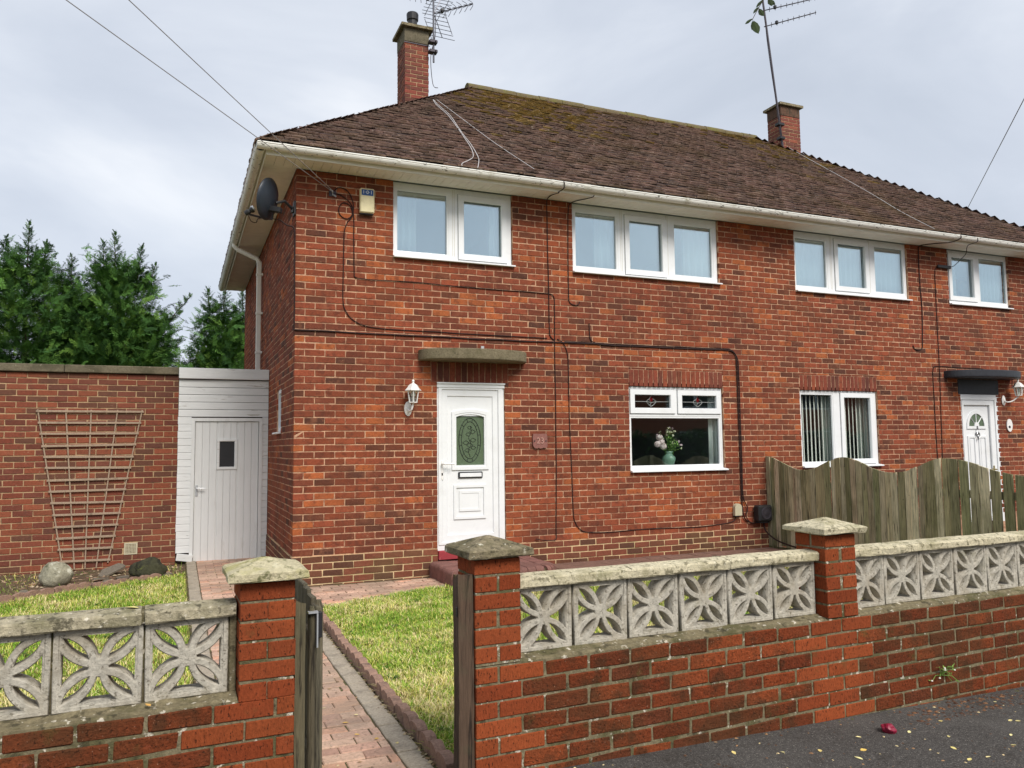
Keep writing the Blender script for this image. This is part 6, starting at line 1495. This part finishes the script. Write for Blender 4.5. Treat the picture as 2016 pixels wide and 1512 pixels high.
# leafy twig caught on the mast
tw = thing('leafy_twig', (10.1, 3.9, 10.2), 'drooping green leafy twig caught at the top of the tall mast', 'twig')
TP = [Vector((10.07, 3.96, 12.3)), Vector((10.27, 3.9, 11.75)), Vector((10.24, 3.9, 11.1)), Vector((10.05, 3.85, 10.80)), Vector((9.88, 3.82, 10.55)), Vector((9.76, 3.8, 10.36))]
MB().tube(smooth_path(TP, 4), .007, 5).build('stem', M['bark'], tw)
for i, (p, d, s) in enumerate((((10.28, 3.85, 11.0), (.3, -.1, -.9), .20), ((10.30, 3.85, 10.95), (.8, -.1, -.5), .16), ((9.98, 3.83, 10.72), (-.5, 0, -.6), .24), ((9.95, 3.8, 10.66), (.45, -.2, -.8), .20), ((9.78, 3.8, 10.40), (-.75, 0, -.6), .26), ((9.78, 3.8, 10.36), (-.15, 0, -1), .22), ((9.80, 3.8, 10.36), (.32, -.1, -.95), .30), ((10.1, 3.83, 10.9), (-.6, .1, -.7), .26))):
    p, d = Vector(p), Vector(d).normalized(); n = d.cross(Vector((.2, .9, .3))).normalized(); nn = n.cross(d)
    wd = .22 if i in (2, 4, 5, 7) else .62
    vs = [tuple(p+d*s*u+n*s*wd*.5*w+nn*.02*math.sin(u*3)) for u, w in ((0, 0), (.25, .75), (.55, 1), (.8, .6), (1, 0), (.8, -.6), (.55, -1), (.25, -.75))]
    MB().add(vs+[tuple(Vector(v)+nn*.004) for v in vs], [tuple(range(8)), tuple(range(8, 16))[::-1]]+[(k, 8+k, 8+(k+1) % 8, (k+1) % 8) for k in range(8)], jitter_col(lin(50, 64, 36), rnd, .2)).build('leaf', M['leaf'], tw)

# ================================================================== BEHIND THE WINDOWS
def drape(name, label, x0, x1, z0, z1, y, m, waves, amp=.025, group=None):
    n = waves*8; vs = []; fs = []; rr = random.Random(int(x0*100)); ph = [rr.uniform(-.5, .5) for _ in range(waves+1)]
    for j, z in enumerate((z0, (z0+z1)/2, z1)):
        for i in range(n+1):
            u = i/n; vs.append((x0+(x1-x0)*u, y+amp*math.sin(2*math.pi*waves*u+ph[int(u*waves)]*.6)+amp*.3*math.sin(5*u), z))
    for j in range(2):
        for i in range(n): fs.append((j*(n+1)+i, j*(n+1)+i+1, (j+1)*(n+1)+i+1, (j+1)*(n+1)+i))
    o = MB().add(vs, fs).build(name, M[m], smooth=True); so_ = o.modifiers.new('thickness', 'SOLIDIFY'); so_.thickness = .004; tag(o, label, 'curtain', group); return o
drape('curtain', 'pale curtain behind the left edge of the upstairs window by the alarm', 1.12, 1.42, 3.70, 4.60, .15, 'net', 4)
drape('curtain', 'pale curtain behind the right edge of the upstairs window by the alarm', 2.36, 2.60, 3.70, 4.60, .15, 'net', 3)
drape('curtain', 'white curtain at the left of the three pane window above the leaded one', 3.85, 4.18, 3.70, 4.60, .15, 'net', 3)
drape('curtain', 'white curtain at the right of the three pane window above the leaded one', 5.25, 5.66, 3.70, 4.60, .15, 'net', 4)
drape('net_curtain', 'white net curtains filling the three pane window of the right house', 7.1, 9.36, 3.70, 4.60, .145, 'net', 22, .02)
drape('net_curtain', 'white net curtain in the right pane of the last upstairs window', 11.02, 11.73, 3.70, 4.60, .145, 'net', 8, .02)
drape('net_curtain', 'white net curtain in the left pane of the last upstairs window', 10.28, 10.62, 3.70, 4.60, .15, 'net', 4, .02)
drape('curtain', 'narrow cream curtain at the right inside the leaded window', 5.60, 5.74, 1.22, 2.25, .17, 'net', 2, .02)
drape('curtain', 'pale green curtain edge beside the cream one inside the leaded window', 5.80, 6.05, 1.22, 2.25, .30, 'curtain', 2, .012)
MB().cbox(4.10, 5.86, .11, .34, 1.165, 1.200, .006).build('window_board', M['upvc'], house)
MB().cbox(7.0, 8.7, .11, .30, 1.165, 1.200, .006).build('window_board', M['upvc'], house)
vb = thing('vertical_blind', (7.8, .2, 1.2), 'half open vertical blind in the ground floor window behind the fence', 'blind')
for i in range(11):
    x = 7.20+i*.075
    MB().cbox(-.040, .040, -.001, .001, 1.225, 2.20, .0005, mtx=Matrix.Translation((x, .165, 0)) @ Matrix.Rotation(R(35+(i % 3)), 4, 'Z')).build('blind_slat', M['blind'], vb)
for i in range(8):
    x = 8.10+i*.075
    MB().cbox(-.040, .040, -.001, .001, 1.225, 2.20, .0005, mtx=Matrix.Translation((x, .165, 0)) @ Matrix.Rotation(R(34+(i % 3)), 4, 'Z')).build('blind_slat', M['blind'], vb)
MB().cbox(7.08, 8.60, .185, .215, 2.215, 2.25, .003).build('blind_rail', M['upvc'], vb)
drape('curtain', 'olive beige curtain in the middle of the window behind the fence', 7.70, 7.98, 1.22, 2.25, .24, 'curtain', 3, .02)
drape('curtain', 'olive beige curtain at the right of the window behind the fence', 8.42, 8.75, 1.22, 2.25, .24, 'curtain', 3, .02)
va = thing('flower_vase', (4.93, .155, 1.20), 'green glass vase of pale flowers standing on the window board', 'vase')
MB().lathe([(.03, 1.201), (.062, 1.205), (.066, 1.23), (.088, 1.30), (.086, 1.335), (.055, 1.36), (.043, 1.385), (.058, 1.41), (.054, 1.41), (.04, 1.385), (.05, 1.36), (.08, 1.33), (.08, 1.30), (.06, 1.235), (.03, 1.215)], 20, (4.93, .165, 0)).build('vase_body', M['vase'], va, smooth=True)
rr = random.Random(12); stm = MB(); lv = MB(); fl = MB()
for i in range(34):
    a = rr.uniform(0, 6.28); sp = rr.uniform(.02, .21); h = rr.uniform(.14, .36)-sp*.4; c = Vector((4.93, .165, 1.36)); t = Vector((4.93+sp*math.cos(a), .165+sp*.35*math.sin(a), 1.39+h))
    stm.tube([c+Vector((.02*math.cos(a), .02*math.sin(a), -.1)), c.lerp(t, .5)+Vector((0, 0, .03)), t], .003, 4, lin(70, 104, 50))
    for k in range(7):
        u = rr.uniform(.35, .95); p = c.lerp(t, u)+Vector((rr.uniform(-.02, .02), rr.uniform(-.02, .02), 0)); d = Vector((rr.uniform(-1, 1), rr.uniform(-1, 1), rr.uniform(-.4, .9))).normalized(); n = d.cross(Vector((0, 0, 1))).normalized(); s = rr.uniform(.025, .045)
        lv.add([tuple(p), tuple(p+d*s*.5+n*s*.3), tuple(p+d*s), tuple(p+d*s*.5-n*s*.3)], [(0, 1, 2, 3)], jitter_col(lin(150, 186, 104), rr, .3))
    big = i < 4
    s = .055 if big else rr.uniform(.016, .028); cc = lin(232, 216, 216) if big else rr.choice([lin(236, 236, 214), lin(222, 228, 190), lin(214, 190, 200)])
    if big: t = Vector((4.93-.10-.03*i, .14, 1.48+.03*((i*2) % 5)))
    for k in range(26 if big else 6):
        d = Vector((rr.gauss(0, 1), rr.gauss(0, 1), rr.gauss(0, 1))).normalized(); n = d.cross(Vector((.3, .2, 1))).normalized(); q = n.cross(d); p = t+d*s*.7; w = s*.5
        fl.add([tuple(p-n*w), tuple(p+q*w), tuple(p+n*w), tuple(p-q*w)], [(0, 1, 2, 3)], jitter_col(cc, rr, .12))
stm.build('stems', M['leaf'], va); lv.build('leaves', M['leaf'], va); fl.build('blossoms', M['petal'], va)

# ================================================================== ACROSS THE ROAD (seen mirrored in the panes)
oh = thing('opposite_house', (18, -24, 0), 'brick house across the road, mirrored in the leaded window', 'house')
oholes = [(7.5, 9.3, .7, 2.1), (11.2, 12.3, 0, 2.2), (14, 16, .7, 2.1), (19, 21, .7, 2.1), (23, 24.1, 0, 2.2), (26, 28, .7, 2.1), (7.5, 9.3, 3.1, 4.4), (14, 16, 3.1, 4.4), (19, 21, 3.1, 4.4), (26, 28, 3.1, 4.4)]
w_ = MB().holed(5, 31, -.3, 5.0, oholes, -20.0, -20.3); w_.f = [f[::-1] for f in w_.f]; w_.box(5, 31, -27, -26.7, -.3, 5.0).box(5, 5.3, -26.7, -20.3, -.3, 5).box(30.7, 31, -26.7, -20.3, -.3, 5); w_.build('wall', M['far_brick'], oh)
MB().add([(4.5, -19.5, 5), (31.5, -19.5, 5), (31.5, -27.5, 5), (4.5, -27.5, 5), (8.5, -23.5, 7.6), (27.5, -23.5, 7.6)], [(1, 0, 4, 5), (0, 3, 4), (2, 1, 5), (3, 2, 5, 4), (0, 1, 2, 3)]).build('roof', M['far_roof'], oh)
for h in oholes:
    tall = h[2] == 0; f = MB().holed(h[0]+.003, h[1]-.003, h[2]+.003, h[3]-.003, [(h[0]+.08, (h[0]+h[1])/2-.04, h[2]+.08, h[3]-.08), ((h[0]+h[1])/2+.04, h[1]-.08, h[2]+.08, h[3]-.08)] if not tall else [(h[0]+.3, h[1]-.3, 1.2, 1.9)], -20.15, -20.08); q = f.build('front_door' if tall else 'window', M['upvc'], oh)
    MB().box(h[0]+.05, h[1]-.05, -20.14, -20.12, h[2]+.05, h[3]-.05).build('pane', M['black_plastic'], q)
MB().cbox(10.9, 12.6, -19.99, -19.0, 2.3, 2.5, .02).box(10.95, 11.1, -19.2, -19.05, 0, 2.3).box(12.4, 12.55, -19.2, -19.05, 0, 2.3).build('porch', M['upvc'], oh)
r = np.random.RandomState(3); n = 16000; hx = r.uniform(1.5, 27, n); hy = r.uniform(-15.6, -14.6, n); hz = r.uniform(.0, 1.95, n)+.12*np.sin(hx*2)
C0 = np.stack([hx, hy, hz], 1); d1 = r.normal(0, 1, (n, 3)); d1 /= np.linalg.norm(d1, axis=1)[:, None]; d2 = np.cross(d1, r.normal(0, 1, (n, 3))); d2 /= np.linalg.norm(d2, axis=1)[:, None]
V = np.stack([C0-d1*.09, C0+d2*.05, C0+d1*.09, C0-d2*.05], 1).reshape(-1, 3); C = np.tile(np.array(lin(58, 84, 44)), (n, 1))*(.7+.6*r.rand(n))[:, None]; C[:, 3] = 1
he = thing('hedge', (14, -15.1, 0), 'dark clipped hedge across the road, mirrored in the leaded window', 'hedge')
o = bpy.data.objects.new('foliage', np_mesh('foliage', V-np.array([14, -15.1, 0]), np.arange(n*4), np.full(n, 4), C, M['leaf'])); put(o, he, (14, -15.1, 0))
MB().box(1.6, 26.9, -15.4, -14.8, -.3, 1.75).build('inner_branches', M['under'], he)

# ================================================================== LITTER ON PAVEMENT, WALL AND PATH
def leaf_thing(pos, s, rz, col, label, group=None, tilt=(.1, .1)):
    pts = [(0, -.6), (.28, -.3), (.36, .05), (.22, .4), (0, .75), (-.22, .4), (-.36, .05), (-.28, -.3)]
    vs = [(p[0]*s, p[1]*s, .004+.10*s*(p[0]**2*4)) for p in pts]+[(0, 0, .003)]; vs += [(v[0], v[1], v[2]-.0012) for v in vs]
    fs = [(i, (i+1) % 8, 8) for i in range(8)]+[(9+(i+1) % 8, 9+i, 17) for i in range(8)]+[(i, 9+i, 9+(i+1) % 8, (i+1) % 8) for i in range(8)]
    mb = MB().add(vs, fs, col); mb.xf(Matrix.Translation(pos) @ Euler((tilt[0], tilt[1], rz)).to_matrix().to_4x4()); o = mb.build('fallen_leaf', M['leaf']); tag(o, label, 'leaf', group); return o
YL = [lin(224, 204, 132), lin(236, 222, 160), lin(214, 178, 96), lin(204, 190, 130)]
def pz(x, y): return pave_z(x*math.cos(TH)+y*math.sin(TH)*0)+.002
rr = random.Random(55)
PLAB = {(3.19, -5.60): 'pale leaf at the wall foot nearest the right picture edge', (2.30, -5.78): 'yellow leaf lying just right of the dark red scrap', (1.28, -5.68): 'leftmost pale yellow leaf on the pavement, near the wall', (2.0, -5.74): 'pale leaf lying left of the dark red scrap, level with it', (2.75, -6.0): 'yellow leaf well out on the pavement towards the right'}
for x, y in ((3.19, -5.60), (2.43, -5.90), (2.31, -6.02), (2.25, -6.15), (2.36, -6.16), (2.30, -5.78), (2.0, -5.74), (1.68, -5.81), (2.99, -5.87), (2.96, -5.85), (1.88, -5.88), (2.75, -6.0), (1.50, -5.76), (1.28, -5.68), (2.6, -5.72), (2.62, -6.1), (2.9, -6.05), (1.78, -5.95)):
    leaf_thing((x, y, pz(x, y)), rr.uniform(.020, .032), rr.uniform(0, 6), jitter_col(rr.choice(YL), rr, .1), PLAB.get((x, y), 'small pale yellow leaf lying on the dark pavement'), 'fallen leaves on the pavement', (rr.uniform(-.2, .2), rr.uniform(-.2, .2)))
for x, y in ((-.28, -4.65), (-.22, -4.35), (-.12, -4.85), (-.30, -4.45), (-.45, -4.2), (-.20, -4.75)):
    leaf_thing((x, y, PZ+.004), rr.uniform(.016, .026), rr.uniform(0, 6), jitter_col(rr.choice(YL), rr, .1), 'small yellowish leaf lying on the brick path', 'fallen leaves on the path', (rr.uniform(-.2, .2), rr.uniform(-.2, .2)))
q = GW(-1.46, .10, .913); leaf_thing(tuple(q), .034, 1.3, lin(226, 214, 140), 'single pale yellow leaf lying on the left coping')
q = GW(-1.40, .030, .571); leaf_thing(tuple(q), .024, .6, lin(214, 168, 96), 'small orange leaf on the mortar bed below the left screen blocks')
# crumpled dark red scrap
import bmesh
from mathutils import noise as mn
bm = bmesh.new(); bmesh.ops.create_icosphere(bm, subdivisions=3, radius=.034)
for v in bm.verts: v.co *= 1+.35*mn.noise(v.co*38)+.1*mn.noise(v.co*90); v.co.z *= .75
me = bpy.data.meshes.new('red_scrap'); bm.to_mesh(me); bm.free(); me.materials.append(mat('red_scrap', lin(132, 24, 52), rough=.4, spec=.5))
o = bpy.data.objects.new('red_scrap', me); put(o, None, (2.20, -5.745, pz(2.2, -5.7)+.02)); tag(o, 'crumpled dark red scrap lying on the pavement near the wall', 'litter')
PL = [tuple(GW(s, t))[:2] for s, t in ((-.2, -.01), (6, -.01), (6, -.9), (-.2, -.9))]
litter('pavement_litter', PL, 900, .004, .014, 9, [lin(122, 92, 68), lin(150, 116, 82), lin(90, 66, 50), lin(206, 186, 140), lin(70, 56, 46)], 'leaf', zf=pz)
PL2 = [tuple(GW(s, t))[:2] for s, t in ((2.3, -.03), (3.4, -.03), (3.4, -.22), (2.3, -.25))]
litter('pavement_litter', PL2, 260, .006, .02, 10, [lin(96, 66, 48), lin(74, 52, 40), lin(120, 86, 60)], 'leaf', zf=pz)
litter('path_litter', [(-1.0, -5.3), (.0, -5.3), (.0, 2.4), (-1.0, 2.4)], 420, .004, .012, 14, [lin(196, 176, 140), lin(120, 100, 76), lin(160, 132, 100), lin(86, 70, 54)], 'leaf', z=PZ)
litter('path_litter', [(-.05, -5.3), (-.028, -5.3), (-.028, -1.5), (-.05, -1.5)], 160, .006, .016, 16, [lin(120, 100, 76), lin(96, 84, 60), lin(166, 150, 120)], 'leaf', z=PZ+.004)
# weed growing from the wall foot
PL3 = [tuple(GW(s, t))[:2] for s, t in ((-.1, -.002), (6, -.002), (6, -.05), (-.1, -.05))]
litter('wall_foot_moss', PL3, 700, .006, .018, 21, [lin(84, 86, 44), lin(66, 54, 40), lin(104, 100, 56), lin(150, 128, 96)], 'leaf', zf=lambda x, y: pz(x, y)-.004)
wd = thing('weed', tuple(GW(2.76, -.03, .2)), 'small white flowered weed growing out of the brick wall by the pavement', 'weed')
mb = MB(); fl = MB(); rr = random.Random(3); c = GW(2.76, .0, .155)
for i in range(14):
    d = Vector((rr.uniform(-.1, .1), rr.uniform(-.06, -.01), rr.uniform(-.05, .07))); mb.tube([c, c+d*.6+Vector((0, 0, .02)), c+d], .0022, 4, lin(110, 138, 66))
    n = Vector((rr.uniform(-1, 1), rr.uniform(-1, 1), rr.uniform(0, 1))).normalized(); s = .012; p = c+d
    mb.add([tuple(p), tuple(p+n*s+Vector((s*.5, 0, 0))), tuple(p+n*s*2), tuple(p+n*s-Vector((s*.5, 0, 0)))], [(0, 1, 2, 3)], lin(122, 150, 74))
    if i < 5: fl.lathe([(0, 0), (.006, .003), (.004, .008), (0, .009)], 6, tuple(p), lin(236, 232, 220))
mb.build('stalks', M['leaf'], wd); fl.build('flowers', M['petal'], wd)
